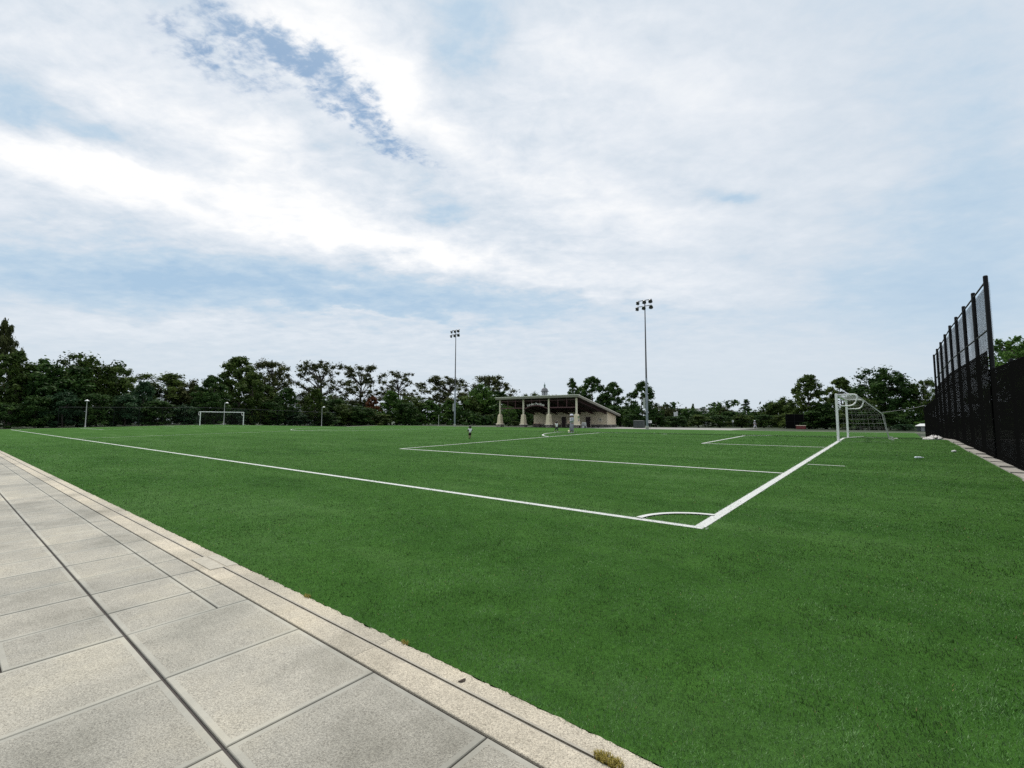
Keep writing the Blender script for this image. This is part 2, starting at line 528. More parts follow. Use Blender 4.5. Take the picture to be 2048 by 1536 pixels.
# cream kerb band in two strips with the slot drain between, ragged towards the turf
def kerb():
    me_v, me_f, tint = [], [], []
    rg = random.Random(9)
    def seg(a0, a1, bi, bo_f, t):
        n = max(2, int((a1 - a0) / .03))
        o = len(me_v)
        for i in range(n + 1):
            a = a0 + (a1 - a0) * i / n
            bo = bo_f(a)
            for b, d in ((bi, -.05), (bi, -.004), (bi + .004, 0), (bo - .004, 0), (bo, -.004), (bo, -.05)):
                me_v.append((-a, b, crown(b) + d + .001))
                tint.append(t)
        for i in range(n):
            for k in range(5):
                me_f.append((o + 6 * i + k, o + 6 * i + k + 1, o + 6 * i + 7 + k, o + 6 * i + 6 + k))
        for e in (o, o + 6 * n):
            me_f.append(tuple(range(e, e + 6)))
    a = -9.0
    while a < 72:
        a1 = a + 2.44
        t = rg.random()
        seg(a + .002, a1 - .002, -5.148, lambda q: -4.962, t)
        if a < 12:
            ph = rg.random() * 9
            seg(a + .002, a1 - .002, -4.936, lambda q: -4.80 + .007 * float(vnoise(np.array([q * 9]), np.array([ph]), 3)[0]) + .006 * float(vnoise(np.array([q * 31]), np.array([ph]), 4)[0]) + rg.uniform(-.006, .006), t * .8)
        else:
            seg(a + .002, a1 - .002, -4.936, lambda q: -4.795, t * .8)
        a = a1
    me = bpy.data.meshes.new('kerb')
    me.from_pydata(me_v, [], me_f)
    me.materials.append(M['kerb'])
    at = me.attributes.new('tint', 'FLOAT', 'POINT')
    at.data.foreach_set('value', tint)
    o = bpy.data.objects.new('kerb', me)
    COL.objects.link(o)
    o.location = FIELD['loc']
    o.rotation_euler = (0, 0, -YAW)
    tag(o, kind='structure')
kerb()
sl = MB()
for b0, b1, dz in ((-4.966, -4.959, .001), (-4.945, -4.930, .002)):
    sl.add([(-a, b, crown(b) + dz) for a in (-9, 72) for b in (b0, b1)], [(0, 1, 3, 2)], 0)
sl.add([(-a, b, crown(b) - .03) for a in (-9, 72) for b in (-4.966, -4.93)], [(0, 1, 3, 2)], 1)
dr = sl.build('slot_drain', [M['drain_metal'], M['dark_gap']], **FIELD)
tag(dr, kind='structure')
dc = empty('drain_cover', 'grey rectangular access cover set across the narrow slot drain', 'drain cover', F(3.93, -4.93, crown(-4.93) + .002), -YAW)
mb = MB().box(-.30, .30, .012, .125, -.02, .004)
mb.box(-.30, .30, -.15, -.010, -.02, .004)
mb.build('cover_plate', plain('cover_plate', (.42, .385, .315), .8, .15, 12, .2), dc, bevel=.002)

# ------------------------------------------------------------------ turf blades close to the camera
def blades():
    g = np.random.default_rng(11)
    N = 1250000
    r0, r1, k = 1.7, 60.0, .40
    u = g.random(N)
    r = (r0 ** k + u * (r1 ** k - r0 ** k)) ** (1 / k)
    th = g.uniform(R(-62), R(60), N)
    x, y = r * np.sin(th), r * np.cos(th)
    d = np.stack([x, y], 1) - P0
    a, b = d @ TD, d @ GD
    keep = (b > -4.825 + g.random(N) ** 3 * .06) & (a > -4.55) & (b < 57) & (g.random(N) > (r - 24) / 36)
    a, b, r = a[keep], b[keep], r[keep]
    n = len(a)
    z = -SLOPE * np.abs(b - BC)
    # clumping: patches lie in different directions
    pa = vnoise(a * 2.2, b * 2.6, 1) + .7 * vnoise(a * 5.1, b * 5.7, 2)
    pb = vnoise(a * .22, b * .75, 3) + .7 * vnoise(a * .6, b * .8, 4)
    pc = .8 * vnoise(a * 4.0, b * 4.6, 5) + .9 * vnoise(a * 12, b * 13, 6) + .7 * vnoise(a * 1.5, b * 1.8, 7)
    pn = g.normal(0, 1, n)
    hgt = (.016 + .010 * g.random(n) + .004 * pa + .004 * pc).clip(.008, .05) * (1 + .006 * r)
    wid = (.0016 + .00060 * r) * g.uniform(.7, 1.35, n)
    az = g.uniform(0, 2 * np.pi, n) * .8 + pa * .9
    lean = np.clip(np.abs(g.normal(.65, .35, n)) + .22 * pa, .03, 1.4)
    fx, fy = np.cos(az), np.sin(az)
    wx, wy = -fy, fx
    px = -a
    v = np.zeros((n, 3, 3))
    ox2, oz2 = np.sin(lean) * hgt, np.cos(lean) * hgt
    zb = z - .003
    for i, (ow, oo, oz) in enumerate(((-.5, 0, 0), (.5, 0, 0), (.04, ox2, oz2))):
        v[:, i, 0] = px + wx * wid * ow + fx * oo
        v[:, i, 1] = b + wy * wid * ow + fy * oo
        v[:, i, 2] = zb + oz
    me = bpy.data.meshes.new('grass_blades')
    me.vertices.add(n * 3)
    me.vertices.foreach_set('co', v.reshape(-1))
    loops = np.arange(n * 3)
    me.loops.add(len(loops))
    me.loops.foreach_set('vertex_index', loops.astype(np.int32))
    me.polygons.add(n)
    me.polygons.foreach_set('loop_start', (np.arange(n) * 3).astype(np.int32))
    me.update(calc_edges=True)
    pal = np.array([(.029, .098, .012), (.043, .134, .018), (.073, .178, .036), (.170, .258, .122), (.009, .036, .006)])  # the palest blades paint in the glossy highlights of the fibres
    w = g.choice(5, n, p=[.28, .30, .15, .09, .18])
    col = pal[w] * (1 + .20 * pn + .22 * pb + .40 * pc).clip(.25, 2.2)[:, None]
    sheen = np.clip((3.0 - a) / 6, 0, 1) * .42          # painted sheen: blade colour pales towards and past the goal line
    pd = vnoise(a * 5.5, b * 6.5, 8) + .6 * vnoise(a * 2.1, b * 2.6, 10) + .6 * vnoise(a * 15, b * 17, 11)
    sh = np.clip(.62 * np.clip(pd - .2, 0, 1) + .10 * pb + sheen, 0, .65)[:, None]
    col = col * (1 - sh) + np.array((.118, .198, .085)) * sh * (1 + .25 * pn).clip(.4, 1.6)[:, None]  # sheen mixed into the blade colour, over random pale patches
    col *= (1 - .72 * np.clip(-pd - .1, 0, 1))[:, None]
    tan = g.random(n) < .004
    col[tan] = (.26, .20, .09)
    white = np.zeros(n, bool)
    ab = np.stack([a, b], 1)
    for pts, hw in PAINT:
        lo, hi = pts.min(0) - .2, pts.max(0) + .2
        idx = np.nonzero((a > lo[0]) & (a < hi[0]) & (b > lo[1]) & (b < hi[1]))[0]
        if not len(idx):
            continue
        q = ab[idx]
        dmin = np.full(len(idx), 9.0)
        if abs(pts[0] - pts[-1]).min() < 1e-3 and len(pts) < 40:
            segs = [(pts[0], pts[-1])]
        else:
            segs = list(zip(pts[:-1], pts[1:]))
        for p0, p1 in segs:
            dd = p1 - p0
            t = np.clip(((q - p0) @ dd) / (dd @ dd), 0, 1)
            dmin = np.minimum(dmin, np.linalg.norm(q - p0 - t[:, None] * dd, axis=1))
        white[idx[dmin < hw + g.normal(0, .007, len(idx)) + .006 * vnoise(q[:, 0] * 14, q[:, 1] * 14, 9) + .0018 * r[idx]]] = True
    flip = (g.random(n) < .07) & (r < 20)
    white = white ^ (flip & white)
    col[white] = np.array((.64, .65, .62)) * (1 + .13 * pn[white][:, None]).clip(.6, 1.2)
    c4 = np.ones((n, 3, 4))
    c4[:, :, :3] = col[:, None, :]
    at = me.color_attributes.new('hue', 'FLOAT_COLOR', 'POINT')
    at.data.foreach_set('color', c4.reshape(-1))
    me.materials.append(blade_material())
    o = bpy.data.objects.new('grass', me)
    COL.objects.link(o)
    o.location = FIELD['loc']
    o.rotation_euler = (0, 0, -YAW)
    tag(o, 'short green artificial turf blades of the pitch', 'turf', kind='stuff')
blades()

# small weeds, litter and a dead leaf on the kerb
def tuft(a, b, r, n, h, label, seed):
    g = random.Random(seed)
    mb = MB()
    tints = []
    for i in range(n):
        q, rr = g.uniform(0, 6.28), r * math.sqrt(g.random())
        x, y = rr * math.cos(q) * 1.7, rr * math.sin(q) * .75
        t, ln, hh = g.uniform(0, 6.28), g.uniform(.3, 1.1), h * g.uniform(.5, 1)
        dx, dy = math.cos(t), math.sin(t)
        w = .0016
        o1 = (x + dx * hh * .3 * ln, y + dy * hh * .3 * ln, hh * .7)
        o2 = (x + dx * hh * .9 * ln, y + dy * hh * .9 * ln, hh * (1 - .25 * ln))
        mb.add([(x - dy * w, y + dx * w, -.01), (x + dy * w, y - dx * w, -.01), (o1[0] + dy * w, o1[1] - dx * w, o1[2]), (o1[0] - dy * w, o1[1] + dx * w, o1[2]), o2], [(0, 1, 2, 3), (3, 2, 4)])
        tints += [g.random()] * 5
    o = mb.build('weed_tuft', LEAF['weed'], loc=F(a, b), rotz=-YAW)
    at = o.data.attributes.new('tint', 'FLOAT', 'POINT')
    at.data.foreach_set('value', tints)
    return tag(o, label, 'weed', 'weeds along the kerb')
tuft(-1.10, -4.93, .045, 360, .035, 'large yellowish weed tuft growing out of the slot drain', 1)
tuft(.62, -4.80, .022, 70, .03, 'small orange weed tuft at the turf edge below the dead leaf', 2)
tuft(2.05, -4.80, .03, 70, .03, 'small orange weed tuft on the turf edge nearest the drain cover', 3)
g = random.Random(5)
mb = MB()
pts = [(.022 * math.cos(t) * (1 + .35 * math.sin(3 * t)), .016 * math.sin(t) * (1 + .3 * math.cos(2 * t))) for t in [i * 6.283 / 18 for i in range(18)]]
mb.add([(0, 0, .012)] + [(x, y, .004 + .006 * g.random()) for x, y in pts] + [(0, 0, .009)] + [(x, y, .002) for x, y in pts],
       [(0, 1 + i, 1 + (i + 1) % 18) for i in range(18)] + [(19, 20 + (i + 1) % 18, 20 + i) for i in range(18)] + [(1 + i, 20 + i, 20 + (i + 1) % 18, 1 + (i + 1) % 18) for i in range(18)])
tag(mb.build('dead_leaf', M['leaf_brown'], loc=F(-.06, -4.885), rotz=.6), 'curled dark brown leaf lying on the cream kerb strip', 'leaf')

# ------------------------------------------------------------------ litter by the fence
def bottle(px_len, a, b, rz, label):
    e = empty('plastic_bottle', label, 'bottle', F(a, b, crown(b) + .05), rz)
    mb = MB()
    prof = [(.001, 0), (.040, .003), (.043, .02), (.040, .06), (.044, .10), (.040, .14), (.043, .17), (.030, .21), (.014, .235), (.013, .25), (.001, .251)]
    vs = MB().lathe(prof, 12)
    mb.add([(z - .12, x * 1.15, y * .8) for x, y, z in vs.v], vs.f)
    mb.build('bottle_body', M['plastic'], e, smooth=True)
    c = MB().lathe([(.001, .248), (.016, .249), (.016, .268), (.001, .27)], 10)
    MB().add([(z - .12, x, y) for x, y, z in c.v], c.f).build('cap', M['white_paint'], e)
    return e
bottle(16, -2.93, 14.03, R(-5), 'pale plastic bottle lying on the turf in front of the tall fence')
e = empty('paper_cup', 'crushed white paper cup lying on the turf beside the fence kerb', 'cup', F(-4.08, 17.84, crown(17.84) + .05), .4)
c = MB().lathe([(.001, 0), (.042, 0), (.058, .14), (.061, .142), (.061, .147), (.054, .144), (.038, .008), (.001, .008)], 14)
MB().add([(z - .07, x * 1.1, y * .72) for x, y, z in c.v], c.f).build('cup_body', M['sign_white'], e, smooth=True)
def crumple(name, a, b, rx, ry, rz_, seed, label):
    g = random.Random(seed)
    mb = MB()
    n, m = 22, 12
    vs = []
    for i in range(m + 1):
        for k in range(n):
            t, p = 2 * math.pi * k / n, math.pi * i / m
            q = 1 + .35 * math.sin(3 * t + seed) * math.sin(p) + g.uniform(-.16, .16)
            vs.append((rx * q * math.sin(p) * math.cos(t), ry * q * math.sin(p) * math.sin(t), max(-.02, rz_ * (1 + g.uniform(-.3, .3)) * math.cos(p))))
    fs = [(i * n + k, i * n + (k + 1) % n, (i + 1) * n + (k + 1) % n, (i + 1) * n + k) for i in range(m) for k in range(n)]
    mb.add(vs, fs)
    o = mb.build(name, M['tarp'], loc=F(a, b, crown(b) + .02), rotz=-YAW + .2)
    return tag(o, label, 'plastic sheet', 'crumpled sheets by the fence')
crumple('plastic_sheet', -4.25, 31.4, .32, .75, .20, 3, 'larger crumpled white plastic sheet heaped against the fence kerb')
crumple('plastic_sheet', -3.95, 29.2, .22, .55, .13, 7, 'smaller crumpled white plastic sheet spread flat in front of the heaped one')
crumple('paper_scrap', -2.45, 29.3, .09, .12, .03, 11, 'tiny white paper scrap on the turf behind the goal net')

# ------------------------------------------------------------------ goals
def bent(points, rad=.15, n=6):
    """polyline with rounded corners"""
    pts = [Vector(p) for p in points]
    out = [pts[0]]
    for i in range(1, len(pts) - 1):
        p, q, r = pts[i - 1], pts[i], pts[i + 1]
        d1, d2 = (p - q), (r - q)
        k = min(rad, d1.length * .49, d2.length * .49)
        s, e = q + d1.normalized() * k, q + d2.normalized() * k
        for t in range(n + 1):
            t /= n
            out.append(s * (1 - t) ** 2 + q * 2 * t * (1 - t) + e * t * t)
    out.append(pts[-1])
    return out

def grid_net(nu, nv, fn, name, mat, parent, thick):
    vs = [fn(i / nu, j / nv) for i in range(nu + 1) for j in range(nv + 1)]
    fs = [(i * (nv + 1) + j, i * (nv + 1) + j + 1, (i + 1) * (nv + 1) + j + 1, (i + 1) * (nv + 1) + j) for i in range(nu) for j in range(nv)]
    mb = MB()
    mb.add(vs, fs)
    o = mb.build(name, mat, parent)
    md = o.modifiers.new('cords', 'WIREFRAME')
    md.thickness = thick
    md.use_replace = True
    md.use_even_offset = False
    return o

def make_goal(name, label, a, dirn, netmat, thick, cell):
    e = empty(name, label, 'goal', F(a, BC, 0), -YAW, 'goals of the pitch')
    X = dirn                     # +1: the back of the goal is at local +x
    hw = 3.66 + .06
    for s in (-1, 1):
        z0 = crown(BC - hw)
        MB().box(-.06, .06, s * hw - .06, s * hw + .06, z0 - .05, 2.50).build('post', M['goal_white'], e, bevel=.018)
        pts = bent([(X * .06, s * hw, 2.44), (X * .98, s * hw, 2.44), (X * .78, s * hw, 1.83), (X * .06, s * hw, 1.83)], .26, 7)
        MB().tube(pts, .040, 10).build('net_bracket', M['goal_white'], e, smooth=True)
    MB().box(-.058, .058, -hw + .062, hw - .062, 2.38, 2.498).build('crossbar', M['goal_white'], e, bevel=.018)
    # net: profile from the crossbar over the brackets down to the ground
    prof = [(.0, 2.40), (.45, 2.40), (.95, 2.37), (1.43, 1.915), (1.92, 1.46), (1.98, 1.0), (2.05, .5), (2.13, .06), (2.34, .03)]
    P = [Vector((x, z)) for x, z in prof]
    cum = [0]
    for i in range(1, len(P)):
        cum.append(cum[-1] + (P[i] - P[i - 1]).length)
    def along(t):
        d = t * cum[-1]
        for i in range(1, len(P)):
            if d <= cum[i] + 1e-9:
                k = (d - cum[i - 1]) / (cum[i] - cum[i - 1])
                return P[i - 1].lerp(P[i], k)
        return P[-1]
    g = np.random.default_rng(3)
    ph = g.random(8) * 6
    def back(u, v):
        p = along(u)
        y = -hw + 2 * hw * v
        sag = .03 * math.sin(math.pi * u) * (math.sin(v * math.pi * 4 + ph[0]) * .3 - .6 * math.sin(math.pi * v))
        wob = .025 * math.sin(9 * v + 5 * u + ph[1]) * math.sin(math.pi * u)
        z = max(p.y + sag * .7, crown(BC + y) + .015 + .02 * abs(math.sin(20 * v + ph[2])))
        return (X * (p.x - .2 * math.sin(math.pi * v) * u * (1 - u) + wob), y, z)
    nv = int(2 * hw / cell)
    nu = int(cum[-1] / cell)
    grid_net(nu, nv, back, 'back_net', netmat, e, thick)
    for s in (-1, 1):
        def side(u, v):
            z = 2.38 * (1 - v) + crown(BC - hw) + .02 * v
            xs = np.interp(-z, [-p.y for p in P[2:]], [p.x for p in P[2:]])
            return (X * (.05 + (xs - .05) * u), s * hw + s * .09 * math.sin(math.pi * u) * math.sin(2.5 * v + 1) + .03 * math.sin(8 * u + 6 * v), z)
        grid_net(int(2.0 / cell), int(2.4 / cell), side, 'side_net', netmat, e, thick)
    return e
make_goal('soccer_goal', 'white soccer goal with curved net brackets and pale sagging net nearest the fence', 0, 1, M['net_cord'], .0045, .22)
make_goal('soccer_goal', 'small looking white soccer goal with black net at the far end before the trees', L, -1, M['net_black'], .010, .24)
# guy rope from the net's back corner to the far fence
def rope(name, p, q, sag, label):
    p, q = Vector(p), Vector(q)
    pts = [p.lerp(q, t / 16) - Vector((0, 0, sag * 4 * (t / 16) * (1 - t / 16))) for t in range(17)]
    o = MB().tube([x - p for x in pts], .014, 6).build(name, M['net_cord'], loc=p)
    return tag(o, label, 'rope', 'net ropes')
rope('guy_rope', F(-1.92, BC - 3.72, 1.46), F(-4.93, 54.9, 2.62), .06, 'long pale rope tying the net corner to the far end of the fence')

# ------------------------------------------------------------------ flood light masts
def make_mast(name, label, a, b, H):
    e = empty(name, label, 'floodlight', F(a, b), -YAW, 'floodlight masts behind the pavilion side of the pitch')
    MB().lathe([(.28, -.1), (.28, .55), (.26, .6), (.001, .6)], 14).build('footing', M['concrete'], e)
    MB().lathe([(.20, .6), (.165, 8.6), (.15, 8.62)], 14).build('lower_pole', M['galv'], e, smooth=True)
    MB().lathe([(.145, 8.55), (.075, H)], 12).build('upper_pole', M['pole_dark'], e, smooth=True)
    mb = MB().box(-.58, -.20, -.16, .16, 3.5, 5.25)
    mb.box(-.22, -.16, -.05, .05, 3.8, 3.9)
    mb.box(-.22, -.16, -.05, .05, 4.9, 5.0)
    mb.build('ballast_box', M['post_grey'], e, bevel=.02)
    for zz, xs in ((H - .95, (-1.22, -.05, 1.18)), (H + .05, (-1.1, .05, 1.1))):
        MB().box(-1.24, 1.24, -.05, .05, zz + .2, zz + .30).build('crossarm', M['pole_dark'], e)
        for i, x in enumerate(xs):
            n = bpy.data.objects.new('floodlight', None)
            mb = MB()
            tilt = R(32)
            prof = [(.001, .28), (.12, .28), (.15, .20), (.27, .05), (.32, -.10), (.32, -.13)]
            v = MB().lathe(prof, 14)
            gl = MB().lathe([(.30, -.10), (.001, -.12)], 14)
            ca, sa = math.cos(tilt), math.sin(tilt)
            yaw = R((-22, 0, 22)[i])
            def tr(p):
                X, Y, Z = p
                Y, Z = Y * ca + Z * sa, -Y * sa + Z * ca
                X, Y = X * math.cos(yaw) - Y * math.sin(yaw), X * math.sin(yaw) + Y * math.cos(yaw)
                return (X + x, Y - .28, Z + zz - .02)
            mb.add([tr(p) for p in v.v], v.f, 0)
            mb.add([tr(p) for p in gl.v], gl.f, 1)
            # visor
            vz = MB().lathe([(.325, -.10), (.36, -.32)], 14)
            keep = [f for f in vz.f if all(vz.v[i2][1] > -.15 for i2 in f)]
            mb.add([tr((p[0], p[1], p[2])) for p in vz.v], keep, 0)
            mb.tube([(x, -.02, zz + .22), (x, -.16, zz + .17)], .045, 6)
            mb.build('floodlight', [M['lamp_grey'], M['glass_dark']], e)
    return e
make_mast('floodlight_mast', 'nearer tall floodlight mast with six lamps and white box standing right of the pavilion', 29.3, 67.7, 21.6)
make_mast('floodlight_mast', 'farther tall floodlight mast with six lamps standing left of the pavilion', 75.1, 67.7, 22.0)

# ------------------------------------------------------------------ street lamps at the far end
def make_lamp(label, p, h, arm, tall_bracket, group='small lamps behind the pitch'):
    e = empty('street_lamp', label, 'lamp', p, 0, group)
    MB().lathe([(.10, -.1), (.10, .25), (.062, .3), (.05, h)], 10).build('pole', M['post_grey'], e, smooth=True)
    if arm:
        MB().tube([(0, 0, h - .25), (arm * .6, 0, h - .02), (arm, 0, h - .02)], .03, 6).build('arm', M['post_grey'], e)
    c = (arm, 0, h)
    s = MB().lathe([(.001, .16), (.10, .13), (.33, -.05), (.34, -.09), (.30, -.09), (.05, .02)], 14, c)
    s.build('lamp_shade', M['white_paint'], e, smooth=True)
    MB().ball((c[0], c[1], c[2] - .05), .09).build('bulb', M['sign_white'], e, smooth=True)
    return e
make_lamp('white topped lamp post alone at the left end of the pitch', F(104, 9.1), 4.55, 0, 0)
make_lamp('grey lamp post standing behind the far goal', F(104, 30.3), 4.5, .45, 0)
make_lamp('pale lamp post with side lamp right of the far goal', F(104, 51.5), 4.6, .42, 0)
make_lamp('lamp post half lost among the trees left of the far goal', spot(273, 104), 6.6, .5, 0)
make_lamp('thin lamp post in the gap between trees right of the pavilion', spot(1218, 128), 5.0, .3, 0)
e = empty('slim_post', 'slim grey post standing before the trees left of the farther mast', 'post', spot(878, 118))
MB().lathe([(.06, -.1), (.05, 2.6), (.001, 2.62)], 8).build('pole', M['post_grey'], e)
MB().lathe([(.08, 2.58), (.08, 2.7), (.001, 2.74)], 8).build('cap', M['post_grey'], e)

# ------------------------------------------------------------------ the fence on the right
def mesh_material(name, col, alpha, cell, vary):
    """woven mesh: opaque threads with open cells between"""
    m, nt, b = new_mat(name)
    b.inputs['Base Color'].default_value = (*col, 1)
    b.inputs['Roughness'].default_value = 1
    b.inputs['Specular IOR Level'].default_value = .0
    tr = nt.nodes.new('ShaderNodeBsdfTransparent')
    mx = nt.nodes.new('ShaderNodeMixShader')
    tc = nt.nodes.new('ShaderNodeTexCoord')
    mp = nt.nodes.new('ShaderNodeMapping')
    mp.inputs['Rotation'].default_value = (R(45), 0, 0)
    mp.inputs['Scale'].default_value = (0, 1 / cell, 1 / cell)
    lnk(nt, tc.outputs['Object'], mp.inputs['Vector'])
    sx = nt.nodes.new('ShaderNodeSeparateXYZ')
    lnk(nt, mp.outputs['Vector'], sx.inputs[0])
    fy = math_(nt, 'ABSOLUTE', math_(nt, 'SUBTRACT', math_(nt, 'FRACT', sx.outputs[1]), .5))
    fz = math_(nt, 'ABSOLUTE', math_(nt, 'SUBTRACT', math_(nt, 'FRACT', sx.outputs[2]), .5))
    hole = math_(nt, 'MULTIPLY', math_(nt, 'LESS_THAN', fy, math.sqrt(alpha) / 2), math_(nt, 'LESS_THAN', fz, math.sqrt(alpha) / 2))
    if vary:
        mv = nt.nodes.new('ShaderNodeMapping')
        mv.inputs['Scale'].default_value = (1, 1.1, .25)
        lnk(nt, tc.outputs['Object'], mv.inputs['Vector'])
        n = noise(nt, 1.0, 4, vec=mv.outputs['Vector'])
        hole = math_(nt, 'MULTIPLY', hole, ramp(nt, n.outputs['Fac'], [(.35, (1 - vary,) * 3), (.65, (1, 1, 1))]).outputs['Color'])
    lnk(nt, hole, mx.inputs[0])
    lnk(nt, b.outputs[0], mx.inputs[1])
    lnk(nt, tr.outputs[0], mx.inputs[2])
    lnk(nt, mx.outputs[0], nt.nodes['Material Output'].inputs['Surface'])
    return m
M['windscreen'] = mesh_material('black_windscreen', (.006, .006, .006), .035, .03, .3)
M['backnet'] = mesh_material('grey_backstop_mesh', (.085, .09, .10), .52, .05, .4)
M['chainlink'] = mesh_material('black_chain_link', (.01, .01, .01), .72, .05, 0)
M['thin_net'] = mesh_material('thin_black_net', (.01, .01, .01), .88, .06, 0)

FA = -4.95
def make_fence(name, label, b0, b1, step, tall):
    e = empty(name, label, 'fence', F(FA, b0), -YAW, None)
    zb = crown(b0)
    def gz(y):
        return crown(b0 + y) - zb
    n = int(round((b1 - b0) / step))
    ys = [i * step for i in range(n + 1)]
    H = 6.0 if tall else 3.0
    for y in ys:
        r = .064 if tall else .04
        MB().lathe([(r, gz(y) - .1), (r, gz(y) + H + (.13 if tall else .05)), (r * .8, gz(y) + H + (.16 if tall else .08)), (.001, gz(y) + H + (.17 if tall else .09))], 12, (0, y, 0)).build('post', M['black_steel'], e, smooth=False)
    def run(y0, y1):
        st = [y0] + ([BC - b0] if y0 < BC - b0 < y1 else []) + [y1]
        return st
    st = run(ys[0], ys[-1])
    for hh in ((.08, 1.5, 3.0, 4.35, 5.97) if tall else (.08, 1.5, 2.97)):
        MB().tube([(0, y, gz(y) + hh) for y in st], .028, 8).build('rail', M['black_steel'], e)
    def panel(h0, h1, x, mat, nm):
        mb = MB()
        n2 = len(st)
        st2 = [st[0] + (.22 if x > .05 else -.06)] + st[1:-1] + [st[-1] + (0 if tall or b1 > 30 else .45)]
        mb.add([(x, y, gz(y) + h) for y in st2 for h in (h0, h1)], [(2 * i, 2 * i + 2, 2 * i + 3, 2 * i + 1) for i in range(n2 - 1)])
        mb.build(nm, mat, e)
    if tall:
        panel(.05, 3.62, -.095, M['windscreen'], 'windscreen')
        panel(.05, 3.62, .02, M['chainlink'], 'chain_link')
        panel(3.62, 5.98, .095, M['backnet'], 'backstop_net')
        panel(3.62, 5.98, .12, M['chainlink'], 'chain_link')
    else:
        panel(.05, 2.98, -.06, M['windscreen'], 'windscreen')
        panel(.05, 2.98, .02, M['chainlink'], 'chain_link')
    return e
make_fence('backstop_fence', 'tall black backstop fence with grey netting along its top', 14.9, 38.9, 3.0, True)
make_fence('low_fence', 'low black windscreen fence running from the tall fence towards the camera', -3.2, 14.83, 3.005, False)
make_fence('low_fence', 'low black windscreen fence continuing beyond the tall fence to the trees', 39.05, 55.1, 3.21, False)
# concrete strip under the fence, its slabs settled unevenly
g = random.Random(8)
ks = MB()
b = -8.0
while b < 56:
    b1 = b + 1.55
    t = g.uniform(-.01, .03) if b > 12 else g.uniform(-.01, .012)
    o_ = g.uniform(-.03, .03)
    ks.box(-FA - .36 + o_, -FA + .18, b + .008, b1 - .008, min(crown(b), crown(b1)) - .12, crown((b + b1) / 2) + .035 + t)
    b = b1
tag(ks.build('fence_kerb', plain('weathered_concrete', (.33, .31, .275), .9, .25, 2.2, .35), **FIELD), kind='structure')
# court behind the fence
sheet('court', [-40, -5.3], [-12, BC, 54], lambda b: crown(b) + .01, plain('court_asphalt', (.20, .21, .20), .9, .1, 3, .2))

# ------------------------------------------------------------------ far path and pavilion
sheet('path', [-60, 130], [72.6, 74.2], lambda b: crown(b) - .02, M['concrete'])
sheet('end_path', [103.3, 105.0], [-16, BC, 58, 61, 64, 67, 72.5], lambda b: crown(b) - .02, M['concrete'])
sheet('pavilion_floor', [18.0, 49.0], [74.2, 96], lambda b: crown(b) - .015, plain('floor_concrete', (.30, .29, .27), .9, .1, 2, .2))

def stone_material():
    m, nt, b = new_mat('field_stone')
    tc = nt.nodes.new('ShaderNodeTexCoord')
    vo = nt.nodes.new('ShaderNodeTexVoronoi')
    vo.inputs['Scale'].default_value = 4.2
    ve = nt.nodes.new('ShaderNodeTexVoronoi')
    ve.feature = 'DISTANCE_TO_EDGE'
    ve.inputs['Scale'].default_value = 4.2
    for n in (vo, ve):
        lnk(nt, tc.outputs['Object'], n.inputs['Vector'])
    c = ramp(nt, vo.outputs['Color'], [(.1, (.045, .04, .036)), (.4, (.12, .105, .09)), (.7, (.26, .23, .20)), (.95, (.42, .39, .36))])
    mort = ramp(nt, ve.outputs['Distance'], [(.02, (1, 1, 1)), (.06, (0, 0, 0))])
    lnk(nt, mixc(nt, mort.outputs['Color'], c.outputs['Color'], (.10, .09, .08)), b.inputs['Base Color'])
    b.inputs['Roughness'].default_value = .9
    bump(nt, b, ve.outputs['Distance'], .6, .05)
    return m
M['stone'] = stone_material()

PAV = spot(1153, 94.0)
PVZ = -.44
pav = empty('pavilion', 'beige park pavilion with slanted roof, stone footed pillars and arched sign', 'pavilion', (PAV.x, PAV.y, PVZ), -YAW)
SP = 6.73
XL = -3 * SP
def roof_z(y):
    return 6.72 - (y + .8) * .2032
rx0, rx1, ry0, ry1 = XL - .80, .86, -.8, 17.9
mb = MB()
mb.prism_x([(ry0 - .06, roof_z(ry0) - .12), (ry0 - .06, roof_z(ry0)), (ry1 + .06, roof_z(ry1)), (ry1 + .06, roof_z(ry1) - .12)], rx0 - .05, rx1 + .05)
rf = mb.build('roof', M['roof_edge'], pav)
d0, d1 = .122, .54
MB().prism_x([(ry0, roof_z(ry0) - d1), (ry0, roof_z(ry0) - d0), (ry0 + .12, roof_z(ry0 + .12) - d0), (ry0 + .12, roof_z(ry0 + .12) - d1)], rx0, rx1).build('fascia', M['fascia'], rf)
for x0 in (rx0, rx1 - .12):
    MB().prism_x([(ry0 + .123, roof_z(ry0) - d1), (ry0 + .123, roof_z(ry0 + .123) - d0), (ry1, roof_z(ry1) - d0), (ry1, roof_z(ry1) - d1 + .06)], x0, x0 + .12).build('rake_board', M['fascia'], rf)
MB().prism_x([(ry0 + .13, roof_z(ry0) - d1 + .10), (ry0 + .13, roof_z(ry0) - d1 + .16), (ry1, roof_z(ry1) - d1 + .22), (ry1, roof_z(ry1) - d1 + .16)], rx0 + .13, rx1 - .13).build('soffit', M['soffit'], rf)
for k in range(7):
    x = XL + .2 + k * (SP * 3 - .4) / 6
    MB().prism_x([(.3, roof_z(.3) - 1.02), (.3, roof_z(.3) - .60), (13.0, roof_z(13.0) - .60), (13.0, roof_z(13.0) - 1.02)], x - .09, x + .09).build('rafter', M['door_dark'], rf)
